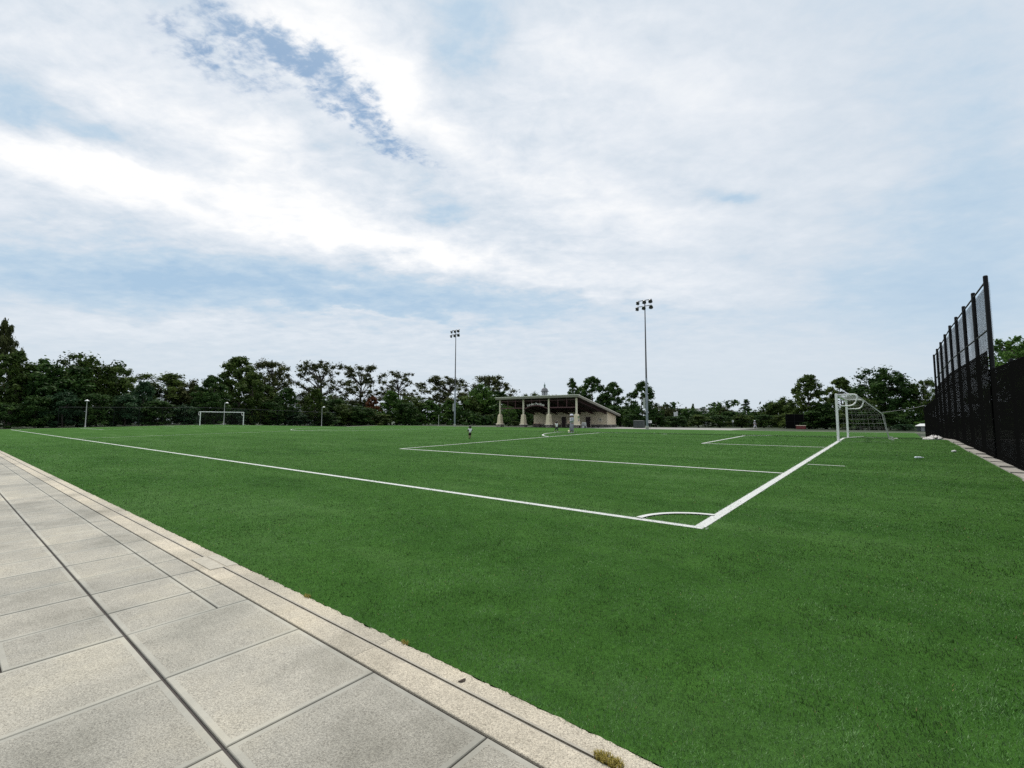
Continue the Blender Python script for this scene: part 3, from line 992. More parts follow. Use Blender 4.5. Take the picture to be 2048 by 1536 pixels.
for k in range(4):
    x = -k * SP
    pil = MB().frustum(x, 0, .72, 2.62, .50, .37).frustum(x, 0, 2.62, 2.78, .37, .27).build('pillar', M['stucco'], pav)
    MB().box(x - .58, x + .58, -.58, .58, -.1, .56).build('stone_base', M['stone'], pil)
    MB().frustum(x, 0, .56, .66, .68, .66).frustum(x, 0, .66, .72, .66, .54).build('base_cap', M['trim_beige'], pil)
    MB().box(x - .15, x + .15, -.15, .15, 2.781, roof_z(0) - d1 + .05).build('column', M['trim_beige'], pil)
# maroon frame between the columns
TR, BR = 5.72, 4.20
for k in range(3):
    x0, x1 = -(k + 1) * SP + .152, -k * SP - .152
    fr = MB()
    fr.box(x0, x1, -.05, .05, TR - .05, TR + .05)
    if k != 1:
        fr.box(x0, x1, -.07, .07, BR - .12, BR + .08)
        for t in (1 / 3, 2 / 3):
            xx = x0 + (x1 - x0) * t
            fr.box(xx - .06, xx + .06, -.045, .045, BR + .081, TR - .051)
            fr.box(xx - .06, xx + .06, -.045, .045, TR + .051, roof_z(0) - d1 + .05)
        fo = fr.build('roof_frame', M['maroon'], pav)
    else:
        cx, hwid = (x0 + x1) / 2, (x1 - x0) / 2
        rise = .78
        rad = (hwid ** 2 + rise ** 2) / (2 * rise)
        zc = 4.0 + rise - rad
        th = math.asin(hwid / rad)
        vs, n = [], 28
        for i in range(n + 1):
            t = -th + 2 * th * i / n
            for rr, y in ((rad, -.07), (rad - .18, -.07), (rad - .18, .07), (rad, .07)):
                vs.append((cx + rr * math.sin(t), y, zc + rr * math.cos(t)))
        fs = [(4 * i + j, 4 * i + (j + 1) % 4, 4 * i + 4 + (j + 1) % 4, 4 * i + 4 + j) for i in range(n) for j in range(4)]
        fr.add(vs, fs)
        for t in (1 / 3, 2 / 3):
            xx = x0 + (x1 - x0) * t
            fr.box(xx - .06, xx + .06, -.045, .045, TR + .051, roof_z(0) - d1 + .05)
            fr.box(xx - .06, xx + .06, -.045, .045, zc + math.sqrt(rad ** 2 - (xx - cx) ** 2), TR - .051)
        fr.build('arch_frame', M['maroon'], pav)
        # lettering following the arch
        LB = MB()
        text = 'Lurden Pavilion'
        glyphs, total = [], 0
        size = .62
        for ch in text:
            if ch == ' ':
                glyphs.append((None, .24, 0)); total += .24
                continue
            cu = bpy.data.curves.new('glyph', 'FONT')
            cu.body = ch
            cu.size = size
            cu.extrude = .03
            cu.offset = .012
            ob = bpy.data.objects.new('glyph', cu)
            COL.objects.link(ob)
            bpy.context.view_layer.update()
            me = bpy.data.meshes.new_from_object(ob.evaluated_get(bpy.context.evaluated_depsgraph_get()))
            bpy.data.objects.remove(ob)
            vx = [v.co.x for v in me.vertices]
            wdt = max(vx) - min(vx)
            glyphs.append((me, wdt + .075, min(vx)))
            total += wdt + .075
        pos = -total / 2
        LBS = [LB, MB()]
        wi = 0
        rl = rad + .07
        for me, adv, mn in glyphs:
            if me is not None:
                t = (pos + adv / 2) / rl
                vs = []
                for v in me.vertices:
                    lx, lz, ly = v.co.x - mn - adv / 2 + .035, v.co.y, v.co.z
                    q = Vector((math.sin(t), math.cos(t)))
                    vs.append((cx + q.x * (rl + lz) + q.y * lx, -.09 - ly, zc + q.y * (rl + lz) - q.x * lx))
                LBS[wi].add(vs, [tuple(p.vertices) for p in me.polygons])
            else:
                wi = 1
            pos += adv
        for q in LBS:
            q.build('sign_lettering', M['letter'], pav)
# store rooms at the back
wy0, wy1 = 13.1, 17.2
def wtop(y):
    return roof_z(y) - d1 + .09
wl = MB()
wl.prism_x([(wy0, .70), (wy0, wtop(wy0)), (wy1, wtop(wy1)), (wy1, .70)], XL - .1, 0)
wall = wl.build('wall', M['stucco'], pav)
MB().box(XL - .22, .12, wy0 - .12, wy1 + .12, -.1, .60).build('stone_base', M['stone'], wall)
MB().box(XL - .26, .17, wy0 - .17, wy1 + .17, .60, .70).build('wall_cap', M['trim_beige'], wall)
MB().box(-.06, .03, wy0 - .03, wy0 + .08, .701, wtop(wy0) - .03).build('corner_board', M['trim_beige'], wall)
MB().box(-.06, .03, wy1 - .06, wy1 + .03, .701, wtop(wy1) - .03).build('corner_board', M['trim_beige'], wall)
for x0, x1 in ((-5.35, -4.15), (-11.9, -10.7)):
    d = MB().box(x0, x1, wy0 - .20, wy0 - .121, 0, 2.35).build('door', M['door_dark'], pav)
    MB().box(x0 - .09, x0 - .005, wy0 - .21, wy0 - .12, 0, 2.44).box(x1 + .005, x1 + .09, wy0 - .21, wy0 - .12, 0, 2.44).box(x0 - .004, x1 + .004, wy0 - .21, wy0 - .12, 2.352, 2.44).build('door_frame', M['trim_beige'], d)
    MB().ball((x0 + .12, wy0 - .24, 1.05), .045).build('handle', M['galv'], d)
nb = MB().box(-2.2, -1.25, wy0 - .05, wy0 - .002, 1.25, 2.05).build('notice_board', M['trim_beige'], pav)
MB().box(-1.78, -1.60, wy0 - .07, wy0 - .051, 1.5, 1.86).build('notice', M['black_steel'], nb)
for x in (-7.6, -3.0, -13.5, -17.0):
    MB().lathe([(.001, .16), (.10, .12), (.14, -.08), (.12, -.1), (.001, -.1)], 10, (x, wy0 - .13, 2.95)).build('wall_light', M['pole_dark'], pav)
# small boards on the right pillar
e = empty('pillar_sign', 'small round green board and grey notice fixed to the right pavilion pillar', 'sign', (PAV.x, PAV.y, PVZ), -YAW)
s_ = MB().lathe([(.001, .03), (.26, .03), (.26, 0), (.001, 0)], 18)
MB().add([(.47 + z, x * .9 - .02, 2.15 + y) for x, y, z in s_.v], s_.f).build('round_board', M['sign_green'], e)
MB().box(.475, .505, -.22, .18, 1.35, 1.75).build('notice', M['sign_grey'], e)

# furniture at the pavilion
def bench(label, x, y, rz, w, seatmat, group='benches at the pavilion'):
    p = Matrix.Rotation(-YAW, 3, 'Z') @ Vector((x, y, 0))
    e = empty('bench', label, 'bench', (PAV.x + p.x, PAV.y + p.y, PVZ), -YAW + rz, group)
    mb = MB()
    for k in range(3):
        mb.box(-w / 2, w / 2, -.22 + k * .155, -.09 + k * .155, .42, .47)
    mb.build('seat', seatmat, e)
    for s in (-1, 1):
        MB().box(s * w * .38 - .04, s * w * .38 + .04, -.2, .2, -.02, .42).build('leg', M['black_steel'], e)
    return e
def picnic(label, x, y, rz, mat):
    p = Matrix.Rotation(-YAW, 3, 'Z') @ Vector((x, y, 0))
    e = empty('picnic_table', label, 'picnic table', (PAV.x + p.x, PAV.y + p.y, PVZ), -YAW + rz, 'picnic tables at the pavilion')
    mb = MB()
    for k in range(5):
        mb.box(-.9, .9, -.38 + k * .155, -.24 + k * .155, .72, .77)
    mb.build('tabletop', mat, e)
    for s in (-1, 1):
        MB().box(-.9, .9, s * .72 - .13, s * .72 + .13, .42, .46).build('seat', mat, e)
        lg = MB().tube([(s * .62, -.72, 0), (s * .62, -.2, .72)], .035, 6).tube([(s * .62, .72, 0), (s * .62, .2, .72)], .035, 6)
        lg.box(s * .62 - .03, s * .62 + .03, -.72, .72, .37, .42)
        lg.build('leg', M['black_steel'], e)
    return e
e = empty('notice_box', 'grey printed sandwich board standing before the right pavilion door', 'sign', tuple(Vector((PAV.x, PAV.y, PVZ)) + Matrix.Rotation(-YAW, 3, 'Z') @ Vector((.9, 1.4, 0))), -YAW - .25)
MB().prism_x([(-.30, 0), (-.05, 1.15), (-.02, 1.15), (-.26, 0)], -.5, .5).build('front_board', M['sign_white'], e)
MB().prism_x([(.30, 0), (.05, 1.15), (.02, 1.15), (.26, 0)], -.5, .5).build('back_board', M['sign_white'], e)
MB().prism_x([(-.215, .45), (-.105, .95), (-.098, .95), (-.208, .45)], -.30, -.02).prism_x([(-.215, .45), (-.105, .95), (-.098, .95), (-.208, .45)], .08, .32).build('print', M['sign_grey'], e)
bench('dark bench at the path edge in front of the notice board', 2.0, -1.2, .1, 1.5, M['soffit'])
bench('dark bench set under the roof right of the right pillar', 1.2, 5.5, 0, 1.8, M['soffit'])
picnic('red picnic table between the second and third pillars', -12.2, 3.4, .3, M['red'])
picnic('red picnic table half hidden behind the right pillar', -1.6, 2.4, .2, M['red'])
picnic('dark picnic table under the roof by the second pillar', -14.6, 6.2, 0, M['soffit'])

# ------------------------------------------------------------------ other small things at the far side
e = empty('utility_cabinet', 'dark green utility cabinet on the grass left of the nearer mast', 'cabinet', spot(1277.5, 97), -YAW)
MB().box(-1.05, 1.05, -.5, .5, 0, 1.42).build('body', M['cabinet'], e, bevel=.03)
MB().prism_x([(-.55, 1.421), (-.55, 1.47), (0, 1.56), (.55, 1.47), (.55, 1.421)], -1.1, 1.1).build('lid', M['cabinet'], e)
MB().box(-.9, -.03, -.53, -.501, .12, 1.3).build('door', M['cabinet'], e)
MB().box(.03, .9, -.53, -.501, .12, 1.3).build('door', M['cabinet'], e)
def sign_post(label, p, w, h, z, mat=None):
    e = empty('sign', label, 'sign', p, -.3, 'small white signs at the far side')
    MB().box(-.03, .03, -.03, .03, -.05, z + h / 2).build('post', M['pole_dark'], e)
    MB().box(-w / 2, w / 2, -.055, -.032, z - h / 2, z + h / 2).build('panel', M['sign_white'], e)
    MB().box(-w * .36, w * .05, -.062, -.056, z - h * .25, z + h * .3).build('print', M['sign_grey'], e)
sign_post('small white sign right beside the foot of the nearer mast', spot(1299.5, 92), .62, .5, 1.3)
sign_post('tiny white sign in front of the hedge near the walker', spot(1464.5, 105), .36, .45, 1.45)

def hoop(label, px, depth, rz, rim_z):
    p = spot(px, depth)
    e = empty('basketball_hoop', label, 'basketball hoop', p, rz, 'basketball hoops behind the pitch')
    MB().tube([(0, 2.1, -.1), (0, 2.0, 1.9), (0, .35, rim_z + .35)], .085, 10).build('pole', M['black_steel'], e)
    bd = MB().box(-.9, .9, -.03, .03, rim_z - .12, rim_z + .95).build('backboard', M['sign_white'], e, bevel=.02)
    MB().box(-.3, .3, -.045, -.031, rim_z + .12, rim_z + .17).box(-.3, .3, -.045, -.031, rim_z + .50, rim_z + .55).box(-.3, -.25, -.045, -.031, rim_z + .171, rim_z + .499).box(.25, .3, -.045, -.031, rim_z + .171, rim_z + .499).build('target_square', M['sign_grey'], bd)
    ring = [(.23 * math.cos(t), -.30 + .23 * math.sin(t), rim_z) for t in [i * 6.2832 / 18 for i in range(19)]]
    MB().tube(ring, .02, 6).build('rim', M['red'], e)
    net = grid_net(10, 3, lambda u, v: ((.23 - .09 * v) * math.cos(u * 6.2832), -.30 + (.23 - .09 * v) * math.sin(u * 6.2832), rim_z - .45 * v), 'net', M['net_cord'], e, .02)
hoop('basketball hoop with white board turned towards the pitch beyond the nearer mast', 1351, 118, R(40), 2.75)
hoop('basketball hoop seen edge on with a long slanting pole near the goal', 1556, 112, R(-120), 2.55)

# black batting enclosure and red bench by the trees behind the goal
p = spot(1588, 92)
e = empty('chain_link_cage', 'black chain link enclosure standing left of the near goal before the trees', 'cage', p, -YAW)
for x in (-1.5, 0, 1.5):
    for y in (0, 3):
        MB().lathe([(.05, -.1), (.05, 2.9), (.001, 2.92)], 8, (x, y, 0)).build('post', M['black_steel'], e)
for y in (0, 3):
    for z in (1.4, 2.85):
        MB().tube([(-1.5, y, z), (1.5, y, z)], .03, 6).build('rail', M['black_steel'], e)
    MB().add([(-1.5, y + .06, .05), (1.5, y + .06, .05), (1.5, y + .06, 2.85), (-1.5, y + .06, 2.85)], [(0, 1, 2, 3)]).build('chain_link', M['windscreen'], e)
p = spot(1600, 88)
e = empty('storage_bin', 'low dull red bin with pale lid at the foot of the black cage', 'bin', p, -YAW)
MB().box(-.75, .75, -.4, .4, 0, .62).build('body', M['red'], e, bevel=.03)
MB().box(-.8, .8, -.45, .45, .622, .70).build('lid', M['trim_beige'], e, bevel=.02)

# small pale roofed shed beyond the fence end
p = spot(1842, 70)
e = empty('garden_shed', 'small dark shed with pale roof beyond the end of the fence', 'shed', p, -YAW)
e.scale = (.72, .72, .8)
MB().box(-.9, .9, -.7, .7, 0, 1.0).build('wall', M['cabinet'], e)
MB().frustum(0, 0, 1.0, 1.45, 1.15, .35).build('roof', M['sign_white'], e)
MB().box(-.28, .28, -.735, -.70, .02, .9).build('door', M['sign_grey'], e)

# ------------------------------------------------------------------ houses and the far cupola
def house(label, px, depth, w, dp, wallh, roofh, rz, wm, rm, wins):
    p = spot(px, depth)
    e = empty('house', label, 'house', p, rz, 'houses beyond the trees')
    wl = MB()
    wl.prism([(-w / 2, -.3), (w / 2, -.3), (w / 2, wallh), (0, wallh + roofh), (-w / 2, wallh)], -dp / 2, dp / 2)
    wl.build('wall', wm, e)
    r = MB()
    t = .25
    k = roofh / (w / 2)
    ov = .5
    for s in (-1, 1):
        r.prism([(s * (w / 2 + ov), wallh - ov * k), (0, wallh + roofh), (0, wallh + roofh + t), (s * (w / 2 + ov), wallh - ov * k + t)][::s], -dp / 2 - .5, dp / 2 + .5)
    ro = r.build('roof', rm, e)
    MB().box(w * .22, w * .22 + .8, -.4, .4, wallh + roofh * .3, wallh + roofh + 1.0).build('chimney', M['stone'], ro)
    for x, z, ww, hh in wins:
        f = MB().box(x - ww / 2 - .12, x + ww / 2 + .12, -dp / 2 - .06, -dp / 2 - .002, z - .12, z + hh + .12).build('window', M['white_paint'], e)
        MB().box(x - ww / 2, x + ww / 2, -dp / 2 - .075, -dp / 2 - .061, z, z + hh).build('pane', M['pane'], f)
house('white gabled house showing between the trees above the far goal', 602, 158, 9, 9, 6.5, 3.5, R(22), M['house_white'], M['roof_dark'], [(-2.4, 4.4, 1.6, 1.1), (1.6, 4.4, 1.6, 1.1), (0, 6.6, 1.5, 1.3), (-2.4, 1.2, 1.4, 1.6), (2.4, 1.2, 1.4, 1.6)])
house('pale house mostly hidden behind the trees left of the far goal', 312, 150, 10, 9, 7.0, 2.6, R(30), M['house_white'], M['roof_grey'], [(-2.5, 4.4, 1.3, 1.5), (2.5, 4.4, 1.3, 1.5)])
house('white house glimpsed between trees left of the red tree', 668, 168, 9, 8, 6.0, 2.4, R(18), M['house_white'], M['roof_grey'], [(-2, 3.5, 1.3, 1.4), (2, 3.5, 1.3, 1.4)])
house('long grey roofed house low beyond the right hand hedges', 1372, 205, 9, 16, 4.6, 2.2, R(70), M['house_grey'], M['roof_grey'], [(-2, 2, 1.3, 1.4), (2, 2, 1.3, 1.4)])
def cupola():
    depth = 290
    p = spot(1089.5, depth)
    e = empty('cupola_tower', 'distant white cupola rising over the trees behind the pavilion', 'tower', (p.x, p.y, p.z), .2)
    MB().frustum(0, 0, -.3, 15.5, 3.2, 3.2).build('tower_base', M['house_white'], e)
    MB().lathe([(2.3, 15.5), (2.3, 16.6), (2.1, 16.7)], 8).build('drum', M['house_white'], e)
    for k in range(8):
        t = 2 * math.pi * k / 8
        MB().lathe([(.22, 16.7), (.2, 19.4)], 8, (1.75 * math.cos(t), 1.75 * math.sin(t), 0)).build('column', M['house_white'], e)
    MB().lathe([(1.3, 16.7), (1.3, 19.4)], 8).build('lantern_glass', M['house_grey'], e)
    MB().lathe([(1.9, 19.4), (2.5, 19.55), (2.55, 19.9), (2.1, 20.0), (1.9, 20.9), (1.35, 21.6), (.8, 21.9)], 16).build('dome', M['roof_grey'], e, smooth=False)
    MB().lathe([(.55, 21.85), (.5, 23.2), (.62, 23.3), (.5, 23.9), (.12, 24.4), (.05, 25.4), (.001, 25.4)], 8).build('finial', M['copper'], e)
cupola()

# ------------------------------------------------------------------ ball stop fence behind the far goal
bs = empty('ball_stop_fence', 'thin dark ball stop netting behind the far goal', 'fence', F(106.2, 6), -YAW)
n = 14
for i in range(n + 1):
    y = 3.6 * i
    MB().lathe([(.045, -.1), (.04, 3.5), (.001, 3.52)], 8, (0, y, crown(6 + y) - crown(6))).build('post', M['black_steel'], bs)
st = [0, BC - 6, 3.6 * n]
MB().tube([(0, y, crown(6 + y) - crown(6) + 3.45) for y in st], .025, 6).build('rail', M['pole_dark'], bs)
mb = MB()
mb.add([(-.06, y, crown(6 + y) - crown(6) + z) for y in st for z in (.03, 3.45)], [(0, 2, 3, 1), (2, 4, 5, 3)])
mb.build('netting', M['thin_net'], bs)

# ------------------------------------------------------------------ trees
def leaf_cloud(g, centres, rads, n_per, size, flat=.8, up=.5):
    """leaf sprays: small four-sided faces scattered through clumps"""
    C = np.repeat(np.array(centres), n_per, 0)
    Rr = np.repeat(np.array(rads), n_per)
    n = len(C)
    d = g.normal(0, 1, (n, 3))
    d /= np.linalg.norm(d, axis=1)[:, None]
    rr = Rr * np.minimum(1.22, np.abs(g.normal(0, .55, n)) + .12)
    pos = C + d * rr[:, None] * np.array([1, 1, flat])
    nrm = d * .7 + g.normal(0, .55, (n, 3)) + np.array([0, 0, up])
    nrm /= np.linalg.norm(nrm, axis=1)[:, None]
    t1 = np.cross(nrm, g.normal(0, 1, (n, 3)))
    t1 /= np.linalg.norm(t1, axis=1)[:, None] + 1e-9
    t2 = np.cross(nrm, t1)
    s = size * g.uniform(.55, 1.3, n)
    v = np.zeros((n, 4, 3))
    v[:, 0] = pos - t1 * s[:, None]
    v[:, 1] = pos - t2 * s[:, None] * .55 + nrm * s[:, None] * .12
    v[:, 2] = pos + t1 * s[:, None]
    v[:, 3] = pos + t2 * s[:, None] * .55 + nrm * s[:, None] * .12
    cl = np.repeat(g.random(len(centres)), n_per)
    tint = np.clip(cl * .7 + g.normal(.15, .16, n), 0, 1)
    return v, tint

def crown_mesh(name, v, tint, mat):
    n = len(v)
    me = bpy.data.meshes.new(name)
    me.vertices.add(n * 4)
    me.vertices.foreach_set('co', v.reshape(-1))
    me.loops.add(n * 4)
    me.loops.foreach_set('vertex_index', np.arange(n * 4, dtype=np.int32))
    me.polygons.add(n)
    me.polygons.foreach_set('loop_start', (np.arange(n) * 4).astype(np.int32))
    me.update(calc_edges=True)
    at = me.attributes.new('tint', 'FLOAT', 'POINT')
    at.data.foreach_set('value', np.repeat(tint, 4))
    me.materials.append(mat)
    return me

PROTO = {}
def proto(kind, seed):
    """unit tree: 10 m tall, about 8 m wide; returns (trunk mesh builder, leaf vertices, tints)"""
    key = (kind, seed)
    if key in PROTO:
        return PROTO[key]
    g = np.random.default_rng(seed * 17 + len(kind) * 101)
    tk = MB()
    H, RW = 10.0, 4.0
    cs, rs = [], []
    npc, size = 78, .27
    top = .7
    if kind == 'broad':
        for i in range(125):
            d = g.normal(0, 1, 3); d /= np.linalg.norm(d)
            q = .2 + .75 * g.random() ** .5
            ang = math.atan2(d[1], d[0])
            lump = 1 + .13 * math.sin(3 * ang + seed + 2 * d[2]) + .09 * math.sin(5 * ang - seed) + .03 * g.normal()
            c = np.array([d[0] * RW * .88 * q * lump, d[1] * RW * .88 * q * lump, 5.4 + d[2] * 4.0 * q * lump])
            c[2] = min(max(c[2], 1.0), 9.3)
            cs.append(c); rs.append(g.uniform(.45, 1.15))
        for i in range(22):
            t = g.uniform(0, 6.28); q = g.uniform(.2, .9)
            cs.append(np.array([math.cos(t) * RW * q, math.sin(t) * RW * q, g.uniform(.5, 2.6)])); rs.append(g.uniform(.7, 1.0))
        npc, size = 62, .31
    elif kind == 'oak':
        for i in range(105):
            t = g.uniform(0, 6.28); z = g.uniform(1.6, 9.4)
            rr = RW * .98 * math.sin(math.pi * min(1, max(.08, (z - .9) / 9.3))) ** .55 * g.uniform(.2, 1.0) * (1 + .15 * math.sin(3 * t + seed))
            cs.append(np.array([math.cos(t) * rr, math.sin(t) * rr, z])); rs.append(g.uniform(.4, .95))
        npc, size = 60, .24
    elif kind == 'conic':
        for i in range(135):
            z = .7 + 8.7 * g.random() ** 1.1
            rr = RW * .95 * max(.05, 1 - (z / 10.0) ** 2.1) ** .75 * g.uniform(.3, 1.0) ** .7
            t = g.uniform(0, 6.28)
            rr *= 1 + .14 * math.sin(3 * t + z * 1.3 + seed) + .07 * g.normal()
            cs.append(np.array([math.cos(t) * rr, math.sin(t) * rr, z])); rs.append(g.uniform(.4, .9) * (1.15 - .04 * z))
        for k in range(6):
            cs.append(np.array([g.normal(0, .45), g.normal(0, .45), 9.1 + .12 * k])); rs.append(.45)
        npc, size = 60, .30
        top = .92
    elif kind == 'spire':
        for i in range(110):
            z = .6 + 9.2 * g.random()
            rr = RW * .98 * (1 - (z / 10.2) ** 1.4) * g.uniform(.2, 1.0) + .1
            t = g.uniform(0, 6.28)
            rr *= 1 + .18 * math.sin(2 * t + z * 1.9 + seed)
            cs.append(np.array([math.cos(t) * rr, math.sin(t) * rr, z])); rs.append(g.uniform(.35, .7) * (1.2 - .05 * z))
        npc, size = 56, .22
        top = .95
    elif kind == 'open':
        for i in range(96):
            t = g.uniform(0, 6.28); z = g.uniform(2.6, 9.5)
            rr = RW * g.uniform(.2, 1.05) * math.sin(math.pi * min(.93, (z - .8) / 9.4)) ** .5
            cs.append(np.array([math.cos(t) * rr, math.sin(t) * rr, z])); rs.append(g.uniform(.3, .75))
        for i in range(20):
            t = g.uniform(0, 6.28)
            cs.append(np.array([math.cos(t) * 2.6 * g.random(), math.sin(t) * 2.6 * g.random(), g.uniform(1.0, 4.2)])); rs.append(g.uniform(.6, .9))
        npc, size = 44, .20
    elif kind == 'bush':
        for i in range(60):
            t = g.uniform(0, 6.28); z = .4 + 8.6 * g.random()
            rr = RW * .95 * math.sqrt(max(.02, 1 - (z / 9.8) ** 2.4)) * g.uniform(.2, 1)
            cs.append(np.array([math.cos(t) * rr, math.sin(t) * rr, z])); rs.append(g.uniform(.7, 1.2))
        npc, size = 62, .36
        top = .5
    elif kind == 'light':
        for i in range(64):
            z = 2.0 + 7.4 * g.random()
            rr = RW * .9 * math.sin(math.pi * min(.95, (z - 1.0) / 9.2)) ** .6 * g.uniform(.2, 1.0)
            t = g.uniform(0, 6.28)
            cs.append(np.array([math.cos(t) * rr, math.sin(t) * rr, z])); rs.append(g.uniform(.45, .9))
        npc, size = 56, .24
    # trunk and limbs
    bend = g.normal(0, .12, (6, 2)).cumsum(0)
    tp = [(0, 0, -.2)] + [(bend[i][0], bend[i][1], (i + 1) / 6 * H * top) for i in range(6)]
    r0 = .30 if kind in ('broad', 'oak', 'open') else .20
    tk.tube(tp, [r0 * 1.25] + [r0 * (1 - .85 * (i + 1) / 6) for i in range(6)], 8)
    order = g.permutation(len(cs))[: (30 if kind in ('open', 'oak') else 16)]
    for i in order:
        c = cs[i]
        zs = max(.9, min(top * H * .9, c[2] - np.hypot(c[0], c[1]) * g.uniform(.5, .9)))
        k = min(5, int(zs / (H * top) * 6))
        s = np.array([tp[k + 1][0], tp[k + 1][1], zs])
        mid = s * .5 + c * .5 + np.array([0, 0, g.uniform(-.3, .25)])
        tk.tube([s, mid, c], [r0 * .34, r0 * .2, r0 * .07], 5, caps=False)
        if kind in ('open', 'oak'):
            for j in range(2):
                tip = c + (c - mid) * .12 + g.normal(0, .28, 3)
                tk.tube([mid, (mid + tip) / 2 + g.normal(0, .1, 3), tip], [r0 * .14, r0 * .09, r0 * .03], 4, caps=False)
    v, tint = leaf_cloud(g, cs, rs, int(npc * 2.3), size * .62)
    v[:, :, 2] = np.maximum(v[:, :, 2], .05)
    PROTO[key] = [tk, v, tint, {}, None]
    return PROTO[key]

def tree(kind, seed, leaf, px, depth, top_y, width_px, label, cat='tree', name=None, rot=None, pale=False):
    p = spot(px, depth)
    h = height_at(top_y, depth, p.z)
    w = width_px * depth / 932.4
    P = proto(kind, seed)
    sx, sz = w / 8.6, h / 10.0
    name = name or {'broad': 'broadleaf_tree', 'oak': 'oak_tree', 'conic': 'conical_tree', 'spire': 'conifer_tree', 'open': 'thin_tree', 'bush': 'bush', 'light': 'young_tree'}[kind]
    e = empty(name, label, cat, p, random.Random(px * 7 + seed).uniform(0, 6.28) if rot is None else rot, 'bushes around the pitch' if kind == 'bush' else 'trees around the pitch')
    e.scale = (sx, sx, sz)
    cm = P[3].get('m')
    if cm is None:
        cm = P[3]['m'] = crown_mesh('crown', P[1], P[2], LEAF['deep'])
    if P[4] is None:
        o = P[0].build('trunk', M['bark_pale' if pale else 'bark'], e, smooth=True)
        P[4] = o.data
    else:
        o = bpy.data.objects.new('trunk', P[4])
        COL.objects.link(o)
        o.parent = e
    c = bpy.data.objects.new('crown', cm)
    COL.objects.link(c)
    c.parent = e
    c.material_slots[0].link = 'OBJECT'
    c.material_slots[0].material = LEAF[leaf]
    return e

def Zline(px, a):
    """depth of bearing px on the line a = const"""
    r = (px - 1024) / 932.4
    q = P0 + a * TD
    b = (r * q[1] - q[0]) / (GD[0] - r * GD[1])
    return q[1] + b * GD[1]

